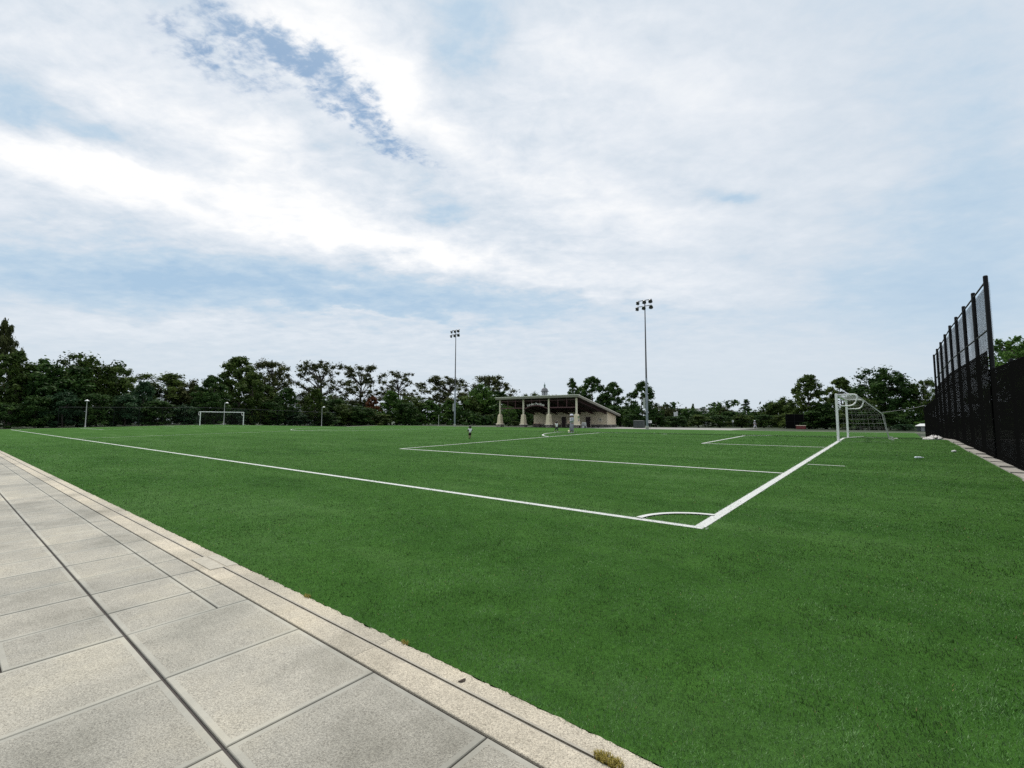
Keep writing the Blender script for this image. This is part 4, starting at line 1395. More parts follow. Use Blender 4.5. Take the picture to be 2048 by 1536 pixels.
TREES = [
 # kind, seed, leaf, px, depth (or a-line as negative), top, width, label
 ('conic', 4, 'brownish', -2, -134, 640, 60, 'tall wispy grey green conifer rising behind the leftmost trees'),
 ('light', 1, 'brownish', 24, -134, 680, 34, 'thin wispy tree top just right of the tall wispy conifer'),
 ('conic', 5, 'olive', 22, -116, 702, 110, 'dark cone shaped tree directly below the tall wispy conifer'),
 ('broad', 1, 'deep', 112, -116, 716, 130, 'left shoulder of dark foliage behind the lamp at the pitch end, a broad tree'),
 ('broad', 2, 'olive', 160, -119, 702, 110, 'highest broad dark tree above the lamp at the left pitch end'),
 ('broad', 3, 'olive', 232, -117, 727, 78, 'rounded dark tree just right of the broad tree over the lamp'),
 ('conic', 1, 'bluish', 287, -113, 764, 60, 'bluish cone shaped tree beside the half hidden lamp post'),
 ('oak', 1, 'olive', 330, -128, 746, 130, 'wide olive tree in front of the hidden pale house'),
 ('broad', 4, 'brownish', 378, -122, 757, 70, 'brownish low tree between the wide olive tree and the goal trees'),
 ('conic', 2, 'deep', 424, -113, 752, 84, 'dark round shouldered tree above the left post of the far goal'),
 ('conic', 3, 'olive', 473, -121, 712, 112, 'tallest pointed tree standing over the far goal'),
 ('conic', 4, 'olive', 505, -112, 744, 84, 'olive pointed tree in front of the tallest one by the far goal'),
 ('oak', 2, 'brownish', 541, -124, 720, 92, 'open brownish tree right of the tallest pointed tree'),
 ('conic', 5, 'deep', 572, -112, 776, 66, 'low dark cone tree left of the white gabled house'),
 ('open', 1, 'brownish', 640, -128, 719, 128, 'large sparse tree with bare twigs above the white gabled house'),
 ('conic', 1, 'olive', 630, -111, 778, 58, 'small leafy cone tree right of the white gabled house'),
 ('broad', 1, 'deep', 664, -119, 792, 70, 'dark low tree filling the space under the large sparse tree'),
 ('open', 2, 'brownish', 722, -130, 728, 112, 'sparse tall tree with upright bare limbs above the red tree'),
 ('broad', 2, 'olive', 700, -113, 806, 64, 'low green tree in front of the sparse upright tree'),
 ('conic', 2, 'red', 747, -117, 793, 48, 'reddish brown tree among the green ones'),
 ('broad', 5, 'deep', 722, -110, 812, 58, 'small dark tree at the foot of the red tree on its left'),
 ('open', 3, 'brownish', 798, -130, 740, 92, 'arching sparse tree with umbrella top right of the red tree'),
 ('conic', 3, 'fresh', 783, -112, 782, 60, 'bright green cone tree right of the red tree'),
 ('broad', 3, 'olive', 826, -115, 790, 72, 'mid green tree below the umbrella topped tree'),
 ('conic', 4, 'fresh', 858, -110, 800, 58, 'bright green young tree left of the farther mast'),
 ('oak', 3, 'brownish', 886, -128, 748, 108, 'large rounded oak behind the farther mast'),
 ('conic', 5, 'fresh', 900, -108, 800, 58, 'light green tree touching the farther mast on its left side'),
 ('broad', 1, 'olive', 936, -113, 786, 66, 'olive tree touching the farther mast on its right side'),
 ('oak', 1, 'brownish', 982, -126, 748, 96, 'high rounded oak between the farther mast and the pavilion'),
 ('broad', 4, 'fresh', 964, -112, 765, 70, 'lighter green broad tree in front of the high rounded oak'),
 ('conic', 1, 'deep', 1000, -106, 782, 62, 'dark tree against the left end of the pavilion roof'),
 ('light', 1, 'fresh', 1017, 126, 812, 44, 'young tree seen through the left bay of the pavilion'),
 ('broad', 2, 'deep', 1032, 140, 790, 66, 'dark tree seen behind the left half of the pavilion'),
 ('broad', 5, 'olive', 1068, 165, 784, 56, 'low tree top just left of the distant cupola'),
 ('broad', 3, 'olive', 1108, 165, 786, 62, 'low tree top just right of the distant cupola'),
 ('spire', 2, 'deep', 1144, 132, 756, 62, 'dark spiky tree over the pavilion ridge, leftmost of three'),
 ('conic', 2, 'deep', 1184, 130, 752, 84, 'dark pointed tree over the pavilion roof, middle of three'),
 ('conic', 3, 'deep', 1226, 128, 762, 66, 'dark pointed tree beyond the low end of the pavilion roof'),
 ('broad', 1, 'deep', 1240, 122, 806, 60, 'low dark tree against the right side wall of the pavilion'),
 ('conic', 4, 'deep', 1285, 112, 761, 70, 'dark rounded tree right behind the nearer mast'),
 ('broad', 2, 'brownish', 1322, 122, 806, 62, 'low brownish tree right of the nearer mast'),
 ('broad', 4, 'deep', 1346, 132, 826, 56, 'low dark tree under the facing basketball board'),
 ('broad', 3, 'fresh', 1378, 142, 813, 54, 'light green low tree right of the facing basketball board'),
 ('spire', 1, 'olive', 1386, 150, 806, 22, 'thin pointed conifer standing out of the low trees'),
 ('light', 2, 'bluish', 1408, 160, 811, 40, 'pale bluish low tree beside the thin conifer'),
 ('broad', 5, 'brownish', 1441, 150, 806, 52, 'rounded brownish tree left of the spiky dark tree'),
 ('spire', 3, 'deep', 1492, 140, 797, 52, 'spiky dark tree above the walking person'),
 ('broad', 1, 'olive', 1466, 132, 818, 56, 'low olive tree behind the tiny white sign'),
 ('broad', 2, 'olive', 1520, 128, 817, 60, 'low olive tree left of the edge-on basketball hoop'),
 ('broad', 4, 'olive', 1560, 118, 790, 70, 'olive tree right behind the edge-on basketball hoop'),
 ('conic', 5, 'olive', 1616, 96, 746, 84, 'tall olive tree above the black cage'),
 ('conic', 2, 'olive', 1683, 97, 752, 78, 'tall tree behind the near goal post'),
 ('broad', 3, 'deep', 1650, 93, 800, 66, 'dark low tree filling the gap left of the near goal'),
 ('broad', 2, 'deep', 1764, 88, 726, 118, 'largest dark round tree behind the goal net'),
 ('broad', 5, 'olive', 1712, 86, 788, 66, 'low olive tree seen through the goal net'),
 ('conic', 4, 'fresh', 1818, 92, 778, 50, 'bright green tree between the largest tree and the fence'),
 ('oak', 2, 'olive', 1850, 84, 754, 52, 'tree peeping over the far end of the fence'),
 ('oak', 3, 'fresh', 2028, 42, 662, 130, 'leafy tree rising behind the low fence at the right'),
 ('broad', 4, 'olive', 2092, 46, 640, 130, 'tree at the extreme right behind the low fence'),
]
for kind, seed, leaf, px, dep, top, wid, label in TREES:
    if dep < 0:
        dep = Zline(px, -dep)
    tree(kind, seed, leaf, px, dep, top, wid * 1.16, label)

BUSHES = [
 ('deep', 14, -109, 800, 66, 'low dark bush at the far left end of the pitch'),
 ('deep', 74, -109, 806, 70, 'low dark bush just left of the first lamp'),
 ('bluish', 128, -109, 804, 70, 'low bluish bush behind the first lamp on its left'),
 ('deep', 196, -109, 806, 74, 'low dark bush right of the first lamp'),
 ('bluish', 252, -109, 808, 64, 'low bluish bush under the half hidden lamp'),
 ('deep', 318, -109, 806, 74, 'low dark bush left of the far goal below the wide olive tree'),
 ('bluish', 372, -109, 812, 60, 'bluish bush next to the left post of the far goal'),
 ('deep', 430, -109, 810, 62, 'dark bush behind the left half of the far goal'),
 ('bluish', 482, -109, 808, 60, 'bluish bush behind the right post of the far goal'),
 ('deep', 540, -109, 812, 62, 'dark bush below the open brownish tree'),
 ('bluish', 596, -109, 818, 58, 'bluish bush under the white gabled house'),
 ('deep', 655, -109, 818, 62, 'dark bush behind the lamp right of the far goal'),
 ('olive', 762, -109, 826, 56, 'olive bush at the foot of the red tree on its right'),
 ('deep', 812, -107, 826, 60, 'dark bush below the umbrella topped tree'),
 ('deep', 940, -103, 822, 60, 'dark bush right of the farther mast foot'),
 ('olive', 985, -99, 828, 50, 'olive bush by the left pavilion pillar'),
 ('olive', 1030, 124, 842, 40, 'small bush seen through the left pavilion bay'),
 ('deep', 1262, 108, 826, 46, 'dark bush behind the utility cabinet'),
 ('deep', 1312, 108, 824, 54, 'dark bush behind the small sign by the nearer mast'),
 ('deep', 1352, 110, 830, 56, 'dark bush at the left end of the long hedge'),
 ('olive', 1396, 110, 827, 58, 'olive hedge bush under the thin conifer'),
 ('deep', 1438, 110, 828, 56, 'dark hedge bush left of the tiny white sign'),
 ('olive', 1482, 110, 826, 58, 'olive hedge bush left of the walking person'),
 ('deep', 1526, 109, 826, 56, 'dark hedge bush right of the walking person'),
 ('olive', 1566, 106, 824, 56, 'olive hedge bush behind the edge-on basketball hoop'),
 ('deep', 1622, 92, 818, 60, 'dark bush right of the black cage'),
 ('deep', 1672, 90, 822, 56, 'dark bush behind the near goal posts'),
 ('deep', 1722, 84, 818, 62, 'dark bush behind the goal net on its left'),
 ('deep', 1778, 82, 818, 64, 'dark bush behind the goal net on its right'),
 ('bluish', 1806, 76, 845, 44, 'bluish low bush left of the pale roofed shed'),
 ('fresh', 1846, 78, 838, 40, 'bright green bush behind the pale roofed shed'),
]
for i, (leaf, px, dep, top, wid, label) in enumerate(BUSHES):
    if dep < 0:
        dep = Zline(px, -dep)
    if px < 900:
        top += random.Random(i * 7).uniform(-26, 12)
    tree('bush', 1 + i % 4, leaf, px, dep, top, wid * 1.12, label, 'bush')
# the solid wood behind everything
def wood(name, rows, leaf, label):
    g = np.random.default_rng(77)
    cs, rs = [], []
    for (x0, y0, x1, y1, h) in rows:
        n = int(math.hypot(x1 - x0, y1 - y0) / .55)
        for i in range(n):
            t = g.random()
            cs.append(np.array([x0 + (x1 - x0) * t + g.normal(0, 2), y0 + (y1 - y0) * t + g.normal(0, 2), -.5 + h * g.random() * (.8 + .35 * math.sin(t * 37))]))
            rs.append(g.uniform(1.2, 2.2))
    v, tint = leaf_cloud(g, cs, rs, 46, .5)
    me = crown_mesh(name, v, tint, LEAF[leaf])
    o = bpy.data.objects.new(name, me)
    COL.objects.link(o)
    tag(o, label, 'wood', kind='stuff')
def seg(a0, b0, a1, b1, h):
    p, q = F(a0, b0), F(a1, b1)
    return (p.x, p.y, q.x, q.y, h)
wood('undergrowth', [seg(131, -30, 131, 22, 12), seg(132, 18, 132, 64, 10), seg(140, -40, 140, 90, 8.5), seg(132, 62, 90, 112, 6.5), seg(95, 118, 10, 135, 6), seg(10, 128, -60, 128, 4.2), seg(-35, 84, -62, 40, 5), seg(-28, 92, -40, 60, 4)], 'deep', 'dark tangled undergrowth filling the gaps behind the trees')

# ------------------------------------------------------------------ people
def skin_mesh(verts, edges, root=0, sub=1):
    """one continuous skinned surface from a joint graph"""
    me = bpy.data.meshes.new('skeleton')
    me.from_pydata([v[0] for v in verts], edges, [])
    ob = bpy.data.objects.new('skeleton', me)
    COL.objects.link(ob)
    md = ob.modifiers.new('skin', 'SKIN')
    md.use_smooth_shade = True
    if not me.skin_vertices:
        raise RuntimeError('no skin layer')
    for i, v in enumerate(verts):
        r = v[1]
        me.skin_vertices[0].data[i].radius = r if isinstance(r, tuple) else (r, r)
        me.skin_vertices[0].data[i].use_root = i == root
    s = ob.modifiers.new('sub', 'SUBSURF')
    s.levels = s.render_levels = sub
    bpy.context.view_layer.update()
    out = bpy.data.meshes.new_from_object(ob.evaluated_get(bpy.context.evaluated_depsgraph_get()))
    bpy.data.objects.remove(ob)
    return out

def chain_obj(name, graphs, mat, parent, extra=None, mats=None):
    mb = MB()
    for verts, edges in graphs:
        me = skin_mesh(verts, edges)
        mb.add([v.co[:] for v in me.vertices], [tuple(p.vertices) for p in me.polygons])
    if extra:
        extra(mb)
    return mb.build(name, mats or mat, parent, smooth=True)

def person(label, loc, rz, H, J, cols, child, hat=False, loose=False):
    """J: joints for a 1 m tall figure facing -y (towards local -y)"""
    e = empty('person', label, 'person', loc, rz, 'people on and around the pitch')
    e.scale = (H * (1.22 if loose else 1.12), H * (1.22 if loose else 1.12), H)
    V = {k: Vector(v) for k, v in J.items()}
    hr = .085 if child else .062
    k = 1.0
    names = ['pelvis', 'belly', 'chest', 'neck', 'head', 'l_sh', 'l_el', 'l_wr', 'r_sh', 'r_el', 'r_wr', 'l_hip', 'l_kn', 'l_an', 'l_toe', 'r_hip', 'r_kn', 'r_an', 'r_toe']
    rad = {'pelvis': (.085, .065), 'belly': (.08, .06), 'chest': (.095, .065), 'neck': .032, 'head': hr * .98, 'l_sh': .042, 'l_el': .030, 'l_wr': .020, 'r_sh': .042, 'r_el': .030, 'r_wr': .020,
           'l_hip': .060, 'l_kn': .042, 'l_an': .024, 'l_toe': .020, 'r_hip': .060, 'r_kn': .042, 'r_an': .024, 'r_toe': .020}
    idx = {n: i for i, n in enumerate(names)}
    vs = [(tuple(V[n]), rad[n]) for n in names]
    chin = V['head'] * .35 + V['neck'] * .65
    ed = [('pelvis', 'belly'), ('belly', 'chest'), ('chest', 'neck'), ('neck', 'head'), ('chest', 'l_sh'), ('l_sh', 'l_el'), ('l_el', 'l_wr'), ('chest', 'r_sh'), ('r_sh', 'r_el'), ('r_el', 'r_wr'),
          ('pelvis', 'l_hip'), ('l_hip', 'l_kn'), ('l_kn', 'l_an'), ('l_an', 'l_toe'), ('pelvis', 'r_hip'), ('r_hip', 'r_kn'), ('r_kn', 'r_an'), ('r_an', 'r_toe')]
    graphs = [(vs, [(idx[a], idx[b]) for a, b in ed])]
    # hands: palm with five fingers rooted in it
    for s in ('l', 'r'):
        w, el = V[s + '_wr'], V[s + '_el']
        d = (w - el).normalized()
        side = d.cross(Vector((0, 0, 1)))
        side = side.normalized() if side.length > .05 else Vector((1, 0, 0))
        up = side.cross(d)
        palm = w + d * .035
        graphs.append(([(tuple(w), .018), (tuple(palm), (.022, .014)), (tuple(palm + d * .012), (.021, .011))], [(0, 1), (1, 2)]))
        for f, (o, ln) in enumerate(((-.016, .034), (-.005, .040), (.006, .037), (.016, .029))):
            b = palm + side * o + d * .010
            graphs.append(([(tuple(b), .0058), (tuple(b + d * ln * .6 - up * .002), .0054), (tuple(b + d * ln - up * .010), .0046)], [(0, 1), (1, 2)]))
        b = palm - side * .016 - d * .012
        graphs.append(([(tuple(b), .0066), (tuple(b - side * .014 + d * .014), .0060), (tuple(b - side * .016 + d * .030), .0050)], [(0, 1), (1, 2)]))
    hd = V['head']
    fwd = Vector(J.get('look', (0, -1, 0))).normalized()
    rt = fwd.cross(Vector((0, 0, 1))).normalized()
    def face(mb):
        for s in (-1, 1):
            mb.ball(hd + fwd * hr * .90 + rt * s * hr * .36 + Vector((0, 0, hr * .02)), hr * .13, 1, 8, 6)
            mb.ball(hd + rt * s * hr * 1.0 - Vector((0, 0, hr * .05)), hr * .24, 0, 8, 6)
        mb.tube([hd + fwd * hr * .90 + Vector((0, 0, hr * .05)), hd + fwd * hr * 1.14 - Vector((0, 0, hr * .26)), hd + fwd * hr * .9 - Vector((0, 0, hr * .3))], [hr * .08, hr * .14, hr * .08], 6)
        mb.tube([hd + fwd * hr * .84 - rt * hr * .26 - Vector((0, 0, hr * .5)), hd + fwd * hr * .92 - Vector((0, 0, hr * .52)), hd + fwd * hr * .84 + rt * hr * .26 - Vector((0, 0, hr * .5))], hr * .07, 6, 2)
    chain_obj('body', graphs, None, e, face, [cols['skin'], M['hair_black'], M['red']])
    # hair or hat
    mb = MB()
    if not hat:
        v = MB().ball((0, 0, 0), hr * 1.13, 0, 14, 10)
        keep = [f for f in v.f if not (all((Vector(v.v[i]).dot(fwd) > hr * .35 and v.v[i][2] < hr * .55) for i in f) or all(v.v[i][2] < -hr * .45 for i in f))]
        mb.add([tuple(hd + Vector(p) + Vector((0, 0, hr * .06)) - fwd * hr * .06) for p in v.v], keep)
        mb.build('hair', M['hair_black'], e, smooth=True)
    else:
        v = MB().lathe([(hr * 1.65, -hr * .02), (hr * 1.55, hr * .10), (hr * 1.14, hr * .16), (hr * 1.12, hr * .7), (hr * .8, hr * 1.12), (.001, hr * 1.22)], 18)
        mb.add([tuple(hd + Vector(p) + Vector((0, 0, hr * .12))) for p in v.v], v.f)
        mb.build('hat', M['hat_white'], e, smooth=True)
        v = MB().ball((0, 0, 0), hr * 1.08, 0, 12, 8)
        keep = [f for f in v.f if all(v.v[i][2] < hr * .4 for i in f) and not all(Vector(v.v[i]).dot(fwd) > hr * .2 for i in f)]
        MB().add([tuple(hd + Vector(p)) for p in v.v], keep).build('hair', M['hair_black'], e, smooth=True)
    # clothes: same joints, a little thicker, ending at cuffs and hems
    g1, g2 = (1.30, 1.42) if loose else (1.16, 1.22)
    def lerp(a, b, t):
        return tuple(V[a].lerp(V[b], t))
    hem = V['pelvis'] + Vector((0, 0, -.05 if loose else -.02))
    sl = cols.get('sleeve', .62)
    tv = [(tuple(hem), (.098 * g1 / 1.1, .076 * g1 / 1.1)), (tuple(V['belly']), (.086 * g1, .066 * g1)), (tuple(V['chest']), (.098 * g1, .068 * g1)), (lerp('chest', 'neck', .75), .050)]
    te = [(0, 1), (1, 2), (2, 3)]
    for s in ('l', 'r'):
        n = len(tv)
        tv += [(tuple(V[s + '_sh']), .048 * g1), (lerp(s + '_sh', s + '_el', min(1, sl) * .98), .038 * g1)]
        te += [(2, n), (n, n + 1)]
        if sl > 1:
            tv.append((lerp(s + '_el', s + '_wr', sl - 1), .030 * g1))
            te.append((n + 1, n + 2))
    chain_obj('shirt', [(tv, te)], cols['top'], e)
    if 'sleeve_mat' in cols:
        gs = []
        for s in ('l', 'r'):
            gs.append(([(lerp(s + '_sh', s + '_el', .1), .052 * g1), (lerp(s + '_sh', s + '_el', .55), .046 * g1), (lerp(s + '_sh', s + '_el', .98), .042 * g1)], [(0, 1), (1, 2)]))
        chain_obj('sleeves', gs, cols['sleeve_mat'], e)
    lg = cols.get('leg', 1.9)
    pv = [(tuple(V['pelvis'] + Vector((0, 0, .03))), (.092, .072)), (tuple(V['pelvis']), (.094, .076))]
    pe = [(0, 1)]
    for s in ('l', 'r'):
        n = len(pv)
        pv += [(tuple(V[s + '_hip']), .066 * g2 / 1.1), (lerp(s + '_hip', s + '_kn', min(1, lg) * .97), .054 * g2)]
        pe += [(1, n), (n, n + 1)]
        if lg > 1:
            pv.append((lerp(s + '_kn', s + '_an', lg - 1), .040 * g2))
            pe.append((n + 1, n + 2))
    chain_obj('trousers' if lg > 1 else 'shorts', [(pv, pe)], cols['bottom'], e)
    for s in ('l', 'r'):
        an, to = V[s + '_an'], V[s + '_toe']
        d = (to - an)
        heel = an - Vector((d.x, d.y, 0)) * .35
        heel.z = an.z - .028
        chain_obj('shoe', [([(tuple(heel + Vector((0, 0, .018))), .024), (tuple((an + to) / 2 + Vector((0, 0, -.004))), .028), (tuple(to + (to - an) * .25), .021)], [(0, 1), (1, 2)])], cols['shoe'], e)
    return e

STAND = dict(pelvis=(0, 0, .52), belly=(0, 0, .62), chest=(0, .005, .755), neck=(0, 0, .835), head=(0, -.01, .93), l_sh=(.105, 0, .785), l_el=(.135, .02, .64), l_wr=(.14, -.03, .50),
             r_sh=(-.105, 0, .785), r_el=(-.135, .02, .64), r_wr=(-.14, -.03, .50), l_hip=(.05, 0, .50), l_kn=(.055, -.01, .28), l_an=(.055, .01, .05), l_toe=(.06, -.08, .022),
             r_hip=(-.05, 0, .50), r_kn=(-.055, -.01, .28), r_an=(-.055, .01, .05), r_toe=(-.06, -.08, .022))
def pose(**kw):
    d = dict(STAND)
    d.update(kw)
    return d
CH = dict(head=(0, -.01, .905), neck=(0, 0, .79), chest=(0, .005, .70), belly=(0, 0, .56), pelvis=(0, 0, .46), l_sh=(.105, 0, .745), r_sh=(-.105, 0, .745), l_hip=(.05, 0, .44), r_hip=(-.05, 0, .44), l_kn=(.055, -.01, .25), r_kn=(-.055, -.01, .25))
adult = pose(l_el=(.15, -.02, .645), l_wr=(.06, -.16, .62), r_el=(-.155, .02, .64), r_wr=(-.12, -.10, .58), l_kn=(.06, -.03, .28), l_an=(.06, .03, .05), l_toe=(.062, -.055, .022), r_kn=(-.06, -.02, .28), r_an=(-.065, -.05, .05), r_toe=(-.07, -.14, .022), look=(.2, -1, -.25))
person('person in loose grey clothes and white sun hat standing on the pitch', F(18.3, 26.2), R(-78), 1.56, adult,
       dict(skin=M['skin_tan'], top=M['cloth_grey'], bottom=M['cloth_midgrey'], shoe=M['shoe_pale'], sleeve=1.85, leg=1.9), False, True, True)
kid1 = pose(**CH)
kid1.update(l_el=(.21, -.02, .71), l_wr=(.33, -.06, .70), r_el=(-.17, .03, .62), r_wr=(-.17, -.06, .52), l_kn=(.06, -.10, .27), l_an=(.06, .0, .06), l_toe=(.065, -.09, .03), r_kn=(-.055, .03, .25), r_an=(-.055, .17, .12), r_toe=(-.06, .15, .03))
person('small child in white shirt and dark green trousers with arm stretched out', F(20.3, 26.9), R(40), .96, kid1,
       dict(skin=M['skin_brown'], top=M['shirt_white'], bottom=M['cloth_green'], shoe=M['shoe_pale'], sleeve=.6, leg=1.45), True)
kid2 = pose(**CH)
kid2.update(l_el=(.16, .04, .60), l_wr=(.16, -.06, .53), r_el=(-.16, -.05, .60), r_wr=(-.19, -.19, .58), l_kn=(.06, -.02, .25), l_an=(.06, .04, .05), l_toe=(.06, -.05, .025), r_kn=(-.055, -.11, .28), r_an=(-.05, .0, .10), r_toe=(-.05, -.09, .07))
person('small child running alone in white vest, black sleeves and black shorts', F(19.79, 15.65), R(-158), .87, kid2,
       dict(skin=M['skin_brown'], top=M['shirt_white'], bottom=M['cloth_black'], shoe=M['cloth_black'], sleeve=.5, sleeve_mat=M['cloth_black'], leg=.95), True)
walk = pose(l_kn=(.05, -.12, .29), l_an=(.05, -.17, .06), l_toe=(.05, -.26, .04), r_kn=(-.05, .02, .28), r_an=(-.05, .16, .08), r_toe=(-.05, .10, .022), l_el=(.13, .09, .65), l_wr=(.13, .06, .52), r_el=(-.13, -.06, .65), r_wr=(-.13, -.16, .54))
person('distant person in grey walking along the far path by the hedge', spot(1508, 93), R(70), 1.62, walk,
       dict(skin=M['skin_tan'], top=M['cloth_midgrey'], bottom=M['cloth_grey'], shoe=M['shoe_pale'], sleeve=1.8, leg=1.9), False, True)
e = empty('ball', 'small yellow white ball at the feet of the person in grey', 'ball', F(18.9, 26.7, crown(26.7) + .11), .3)
MB().ball((0, 0, 0), .11, 0, 14, 10).build('ball_skin', M['ball_yellow'], e, smooth=True)

# ------------------------------------------------------------------ sky, sun
CLOUDS = [(-0.879, 0.755, 0.322, 0.118, -20, 0.3), (-0.465, 0.902, 0.182, 0.107, -40, 0.65), (-0.29, 0.769, 0.118, 0.118, -45, 0.5), (-1.024, 0.584, 0.343, 0.051, -14, 0.55), (-0.561, 0.487, 0.408, 0.066, -15, 0.6), (-0.225, 0.368, 0.322, 0.036, -11, 0.45), (-0.567, 0.626, 0.139, 0.059, -15, 0.4), (0.061, 0.558, 0.322, 0.118, -25, 0.25), (0.423, 0.724, 0.161, 0.118, 0, 0.28), (0.141, 0.855, 0.182, 0.139, -20, 0.3), (-0.141, 0.663, 0.097, 0.043, -35, 0.4), (0.356, 0.297, 0.354, 0.043, -5, 0.22), (-0.299, 0.226, 0.182, 0.011, -2, 0.25), (0.866, 0.572, 0.172, 0.043, 15, 0.12), (0.249, 0.466, 0.215, 0.043, -10, 0.2), (-0.974, 0.666, 0.322, 0.045, -18, -0.55), (-0.761, 0.305, 0.515, 0.066, -3, -0.48), (-0.081, 0.251, 0.483, 0.043, -2, -0.25), (0.494, 0.499, 0.064, 0.021, -12, -0.45), (-0.661, 0.498, 0.059, 0.019, -10, -0.3), (-0.109, 0.83, 0.097, 0.161, -10, -0.28), (1.025, 0.458, 0.236, 0.408, 0, -0.3), (-0.161, 0.459, 0.097, 0.024, -5, -0.25), (0.76, 0.276, 0.279, 0.086, 0, -0.25), (-0.787, 0.205, 0.429, 0.021, -3, 0.15)]
HOLES = [(-0.532, 0.865, 0.150, 0.055, -30, 0.95), (-0.40, 0.765, 0.125, 0.050, -45, 0.95), (-0.297, 0.648, 0.10, 0.045, -40, 0.8), (-0.717, 0.89, 0.17, 0.09, -12, 0.55), (-0.60, 0.78, 0.14, 0.06, -25, 0.4), (-0.18, 0.57, 0.08, 0.03, -25, 0.35)]
SUN_EL, SUN_AZ = R(60), R(-20)          # azimuth measured from +Y towards +X
def build_world():
    w = bpy.data.worlds.new('World')
    SC.world = w
    w.use_nodes = True
    nt = w.node_tree
    bg = nt.nodes['Background']
    sky = nt.nodes.new('ShaderNodeTexSky')
    sky.sky_type = 'NISHITA'
    sky.sun_disc = False
    sky.sun_elevation = SUN_EL
    sky.sun_rotation = SUN_AZ
    tc = nt.nodes.new('ShaderNodeTexCoord')
    sp = nt.nodes.new('ShaderNodeSeparateXYZ')
    lnk(nt, tc.outputs['Generated'], sp.inputs[0])
    x, y, z = sp.outputs
    yy = math_(nt, 'MAXIMUM', y, .08)
    U, V = math_(nt, 'DIVIDE', x, yy), math_(nt, 'DIVIDE', z, yy)
    front = nt.nodes.new('ShaderNodeMapRange')
    front.interpolation_type = 'SMOOTHSTEP'
    front.inputs['From Min'].default_value = .05
    front.inputs['From Max'].default_value = .35
    lnk(nt, y, front.inputs['Value'])
    front = front.outputs[0]
    # cloud layer overhead
    zz = math_(nt, 'ADD', math_(nt, 'MAXIMUM', z, 0), .16)
    cx, cy = math_(nt, 'DIVIDE', x, zz), math_(nt, 'DIVIDE', y, zz)
    cv = nt.nodes.new('ShaderNodeCombineXYZ')
    lnk(nt, cx, cv.inputs[0]); lnk(nt, cy, cv.inputs[1])
    def cloud_noise(rot, sx, sy, scale, detail, rough, dist=0):
        mp = nt.nodes.new('ShaderNodeMapping')
        mp.inputs['Rotation'].default_value = (0, 0, rot)
        mp.inputs['Scale'].default_value = (sx, sy, 1)
        lnk(nt, cv.outputs[0], mp.inputs['Vector'])
        n = noise(nt, scale, detail, rough, vec=mp.outputs[0])
        n.inputs['Distortion'].default_value = dist
        return n
    n_big = cloud_noise(R(38), .45, 1.5, 1.5, 8, .58, .3)
    n_fine = cloud_noise(R(35), 1.3, 2.2, 3.6, 7, .62, .4)
    n_puff = cloud_noise(0, 1, 1, 9.0, 7, .6, .5)
    n_small = cloud_noise(R(25), 1, 1.25, 15.0, 6, .6, .6)
    n_cell = cloud_noise(R(25), 1, 1.4, 30.0, 4, .6, .3)
    # warp of the view direction coordinates so cloud edges are ragged
    wc = cloud_noise(R(20), 1, 1, 3.2, 6, .6)
    sc = nt.nodes.new('ShaderNodeSeparateColor')
    lnk(nt, wc.outputs['Color'], sc.inputs[0])
    U2 = math_(nt, 'MULTIPLY_ADD', math_(nt, 'SUBTRACT', sc.outputs[0], .5), .26, U)
    V2 = math_(nt, 'MULTIPLY_ADD', math_(nt, 'SUBTRACT', sc.outputs[1], .5), .15, V)
    uv = nt.nodes.new('ShaderNodeCombineXYZ')
    lnk(nt, U2, uv.inputs[0]); lnk(nt, V2, uv.inputs[1])
    def blobs(lst, start):
        acc = start
        for (u, v, rx, ry, an, wt) in lst:
            mp = nt.nodes.new('ShaderNodeMapping')
            mp.vector_type = 'TEXTURE'
            mp.inputs['Location'].default_value = (u, v, 0)
            mp.inputs['Rotation'].default_value = (0, 0, R(an))
            mp.inputs['Scale'].default_value = (rx, ry, 1)
            lnk(nt, uv.outputs[0], mp.inputs['Vector'])
            d = nt.nodes.new('ShaderNodeVectorMath')
            d.operation = 'DOT_PRODUCT'
            lnk(nt, mp.outputs[0], d.inputs[0]); lnk(nt, mp.outputs[0], d.inputs[1])
            ex = math_(nt, 'EXPONENT', math_(nt, 'MULTIPLY', d.outputs['Value'], -1))
            acc = math_(nt, 'MULTIPLY_ADD', ex, wt, acc)
        return acc
    white = blobs(CLOUDS, .43)
    white = math_(nt, 'ADD', .495, math_(nt, 'MULTIPLY', math_(nt, 'MULTIPLY', math_(nt, 'SUBTRACT', white, .43), .90), front))
    amp = nt.nodes.new('ShaderNodeMapRange')
    amp.inputs['From Min'].default_value = .02
    amp.inputs['From Max'].default_value = .35
    amp.inputs['To Min'].default_value = .25
    amp.inputs['To Max'].default_value = 1
    lnk(nt, z, amp.inputs['Value'])
    tex = math_(nt, 'ADD', math_(nt, 'MULTIPLY', math_(nt, 'SUBTRACT', n_big.outputs['Fac'], .5), .85),
                math_(nt, 'ADD', math_(nt, 'MULTIPLY', math_(nt, 'SUBTRACT', n_fine.outputs['Fac'], .5), .85),
                      math_(nt, 'ADD', math_(nt, 'MULTIPLY', math_(nt, 'SUBTRACT', n_puff.outputs['Fac'], .5), .60), math_(nt, 'MULTIPLY', math_(nt, 'SUBTRACT', n_small.outputs['Fac'], .5), .34))))
    smooth = nt.nodes.new('ShaderNodeMapRange')          # the cloud deck is smoother towards the right
    smooth.interpolation_type = 'SMOOTHSTEP'
    smooth.inputs['From Min'].default_value = -.3
    smooth.inputs['From Max'].default_value = .75
    smooth.inputs['To Min'].default_value = .9
    smooth.inputs['To Max'].default_value = .38
    lnk(nt, U, smooth.inputs['Value'])
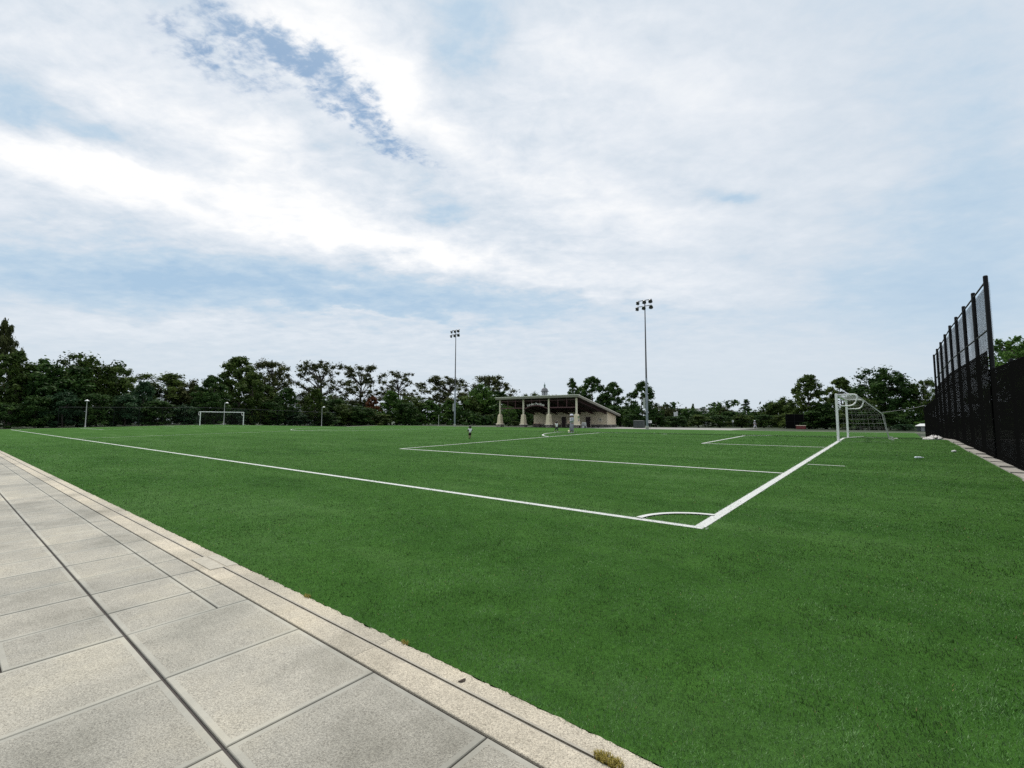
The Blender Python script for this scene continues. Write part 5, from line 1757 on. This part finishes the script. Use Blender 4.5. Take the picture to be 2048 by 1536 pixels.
    white = math_(nt, 'MULTIPLY_ADD', tex, math_(nt, 'MULTIPLY', amp.outputs[0], smooth.outputs[0]), white)
    cr = ramp(nt, white, [(0, (.41, .57, .74)), (.26, (.53, .66, .785)), (.46, (.67, .742, .82)), (.66, (.79, .835, .89)), (1.0, (1.0, 1.0, 1.0))])
    hole = blobs(HOLES, 0)
    hole = math_(nt, 'MULTIPLY', hole, front)
    hn = math_(nt, 'ADD', math_(nt, 'ADD', math_(nt, 'MULTIPLY', math_(nt, 'SUBTRACT', n_puff.outputs['Fac'], .5), 1.6), math_(nt, 'MULTIPLY', math_(nt, 'SUBTRACT', n_small.outputs['Fac'], .5), 3.2)), math_(nt, 'MULTIPLY', math_(nt, 'SUBTRACT', n_cell.outputs['Fac'], .5), 2.6))
    hole = math_(nt, 'MULTIPLY_ADD', hn, math_(nt, 'MINIMUM', math_(nt, 'MULTIPLY', hole, 1.6), 1), math_(nt, 'MULTIPLY', hole, 1.38))
    hs = nt.nodes.new('ShaderNodeMapRange')
    hs.interpolation_type = 'SMOOTHSTEP'
    hs.inputs['From Min'].default_value = .22
    hs.inputs['From Max'].default_value = 1.95
    hs.inputs['To Max'].default_value = .95
    lnk(nt, hole, hs.inputs['Value'])
    # haze at the horizon
    hz = nt.nodes.new('ShaderNodeMapRange')
    hz.interpolation_type = 'SMOOTHSTEP'
    hz.inputs['From Min'].default_value = .24
    hz.inputs['From Max'].default_value = .0
    lnk(nt, z, hz.inputs['Value'])
    cl = mixc(nt, math_(nt, 'MULTIPLY', hz.outputs[0], .62), cr.outputs['Color'], (.62, .70, .77))
    # the open sky through the gap comes from the Sky Texture (times the background strength)
    S = .1
    sc2 = nt.nodes.new('ShaderNodeVectorMath')
    sc2.operation = 'SCALE'
    lnk(nt, cl, sc2.inputs[0])
    sc2.inputs['Scale'].default_value = 1 / S
    skyc = mixc(nt, 1, sky.outputs['Color'], (.70, .88, .93), 'MULTIPLY')
    cover = math_(nt, 'SUBTRACT', .965, hs.outputs[0])
    col = mixc(nt, math_(nt, 'MAXIMUM', cover, 0), skyc, sc2.outputs[0])
    lnk(nt, col, bg.inputs['Color'])
    bg.inputs['Strength'].default_value = S
    w.cycles.sampling_method = 'MANUAL'
    w.cycles.sample_map_resolution = 512
build_world()
sd = bpy.data.lights.new('sun', 'SUN')
sd.energy = 2.7
sd.angle = R(6)
sd.color = (1, .95, .86)
so = bpy.data.objects.new('sun', sd)
COL.objects.link(so)
dirv = Vector((math.sin(SUN_AZ) * math.cos(SUN_EL), math.cos(SUN_AZ) * math.cos(SUN_EL), math.sin(SUN_EL)))
so.rotation_euler = dirv.to_track_quat('Z', 'Y').to_euler()
so.location = (0, 0, 60)

# ------------------------------------------------------------------ camera
cam = bpy.data.cameras.new('camera')
co = bpy.data.objects.new('camera', cam)
COL.objects.link(co)
pitch, roll = .078546, .003187
cp, sp_, cr_, sr_ = math.cos(pitch), math.sin(pitch), math.cos(roll), math.sin(roll)
R0, U0, F0 = Vector((1, 0, 0)), Vector((0, -sp_, cp)), Vector((0, cp, sp_))
right, up = R0 * cr_ + U0 * sr_, U0 * cr_ - R0 * sr_
mw = Matrix((right, up, -F0)).transposed().to_4x4()
mw.translation = (0, 0, EYE)
co.matrix_world = mw
cam.sensor_width = 36
cam.sensor_fit = 'HORIZONTAL'
cam.lens = 932.37 / 2048 * 36
cam.clip_start = .05
cam.clip_end = 6000
SC.camera = co
SC.view_settings.view_transform = 'Standard'
SC.view_settings.look = 'None'
SC.view_settings.exposure = .04
SC.view_settings.gamma = 1
SC.cycles.use_denoising = False
SC.cycles.max_bounces = 6
SC.cycles.transparent_max_bounces = 24
SC.render.film_transparent = False
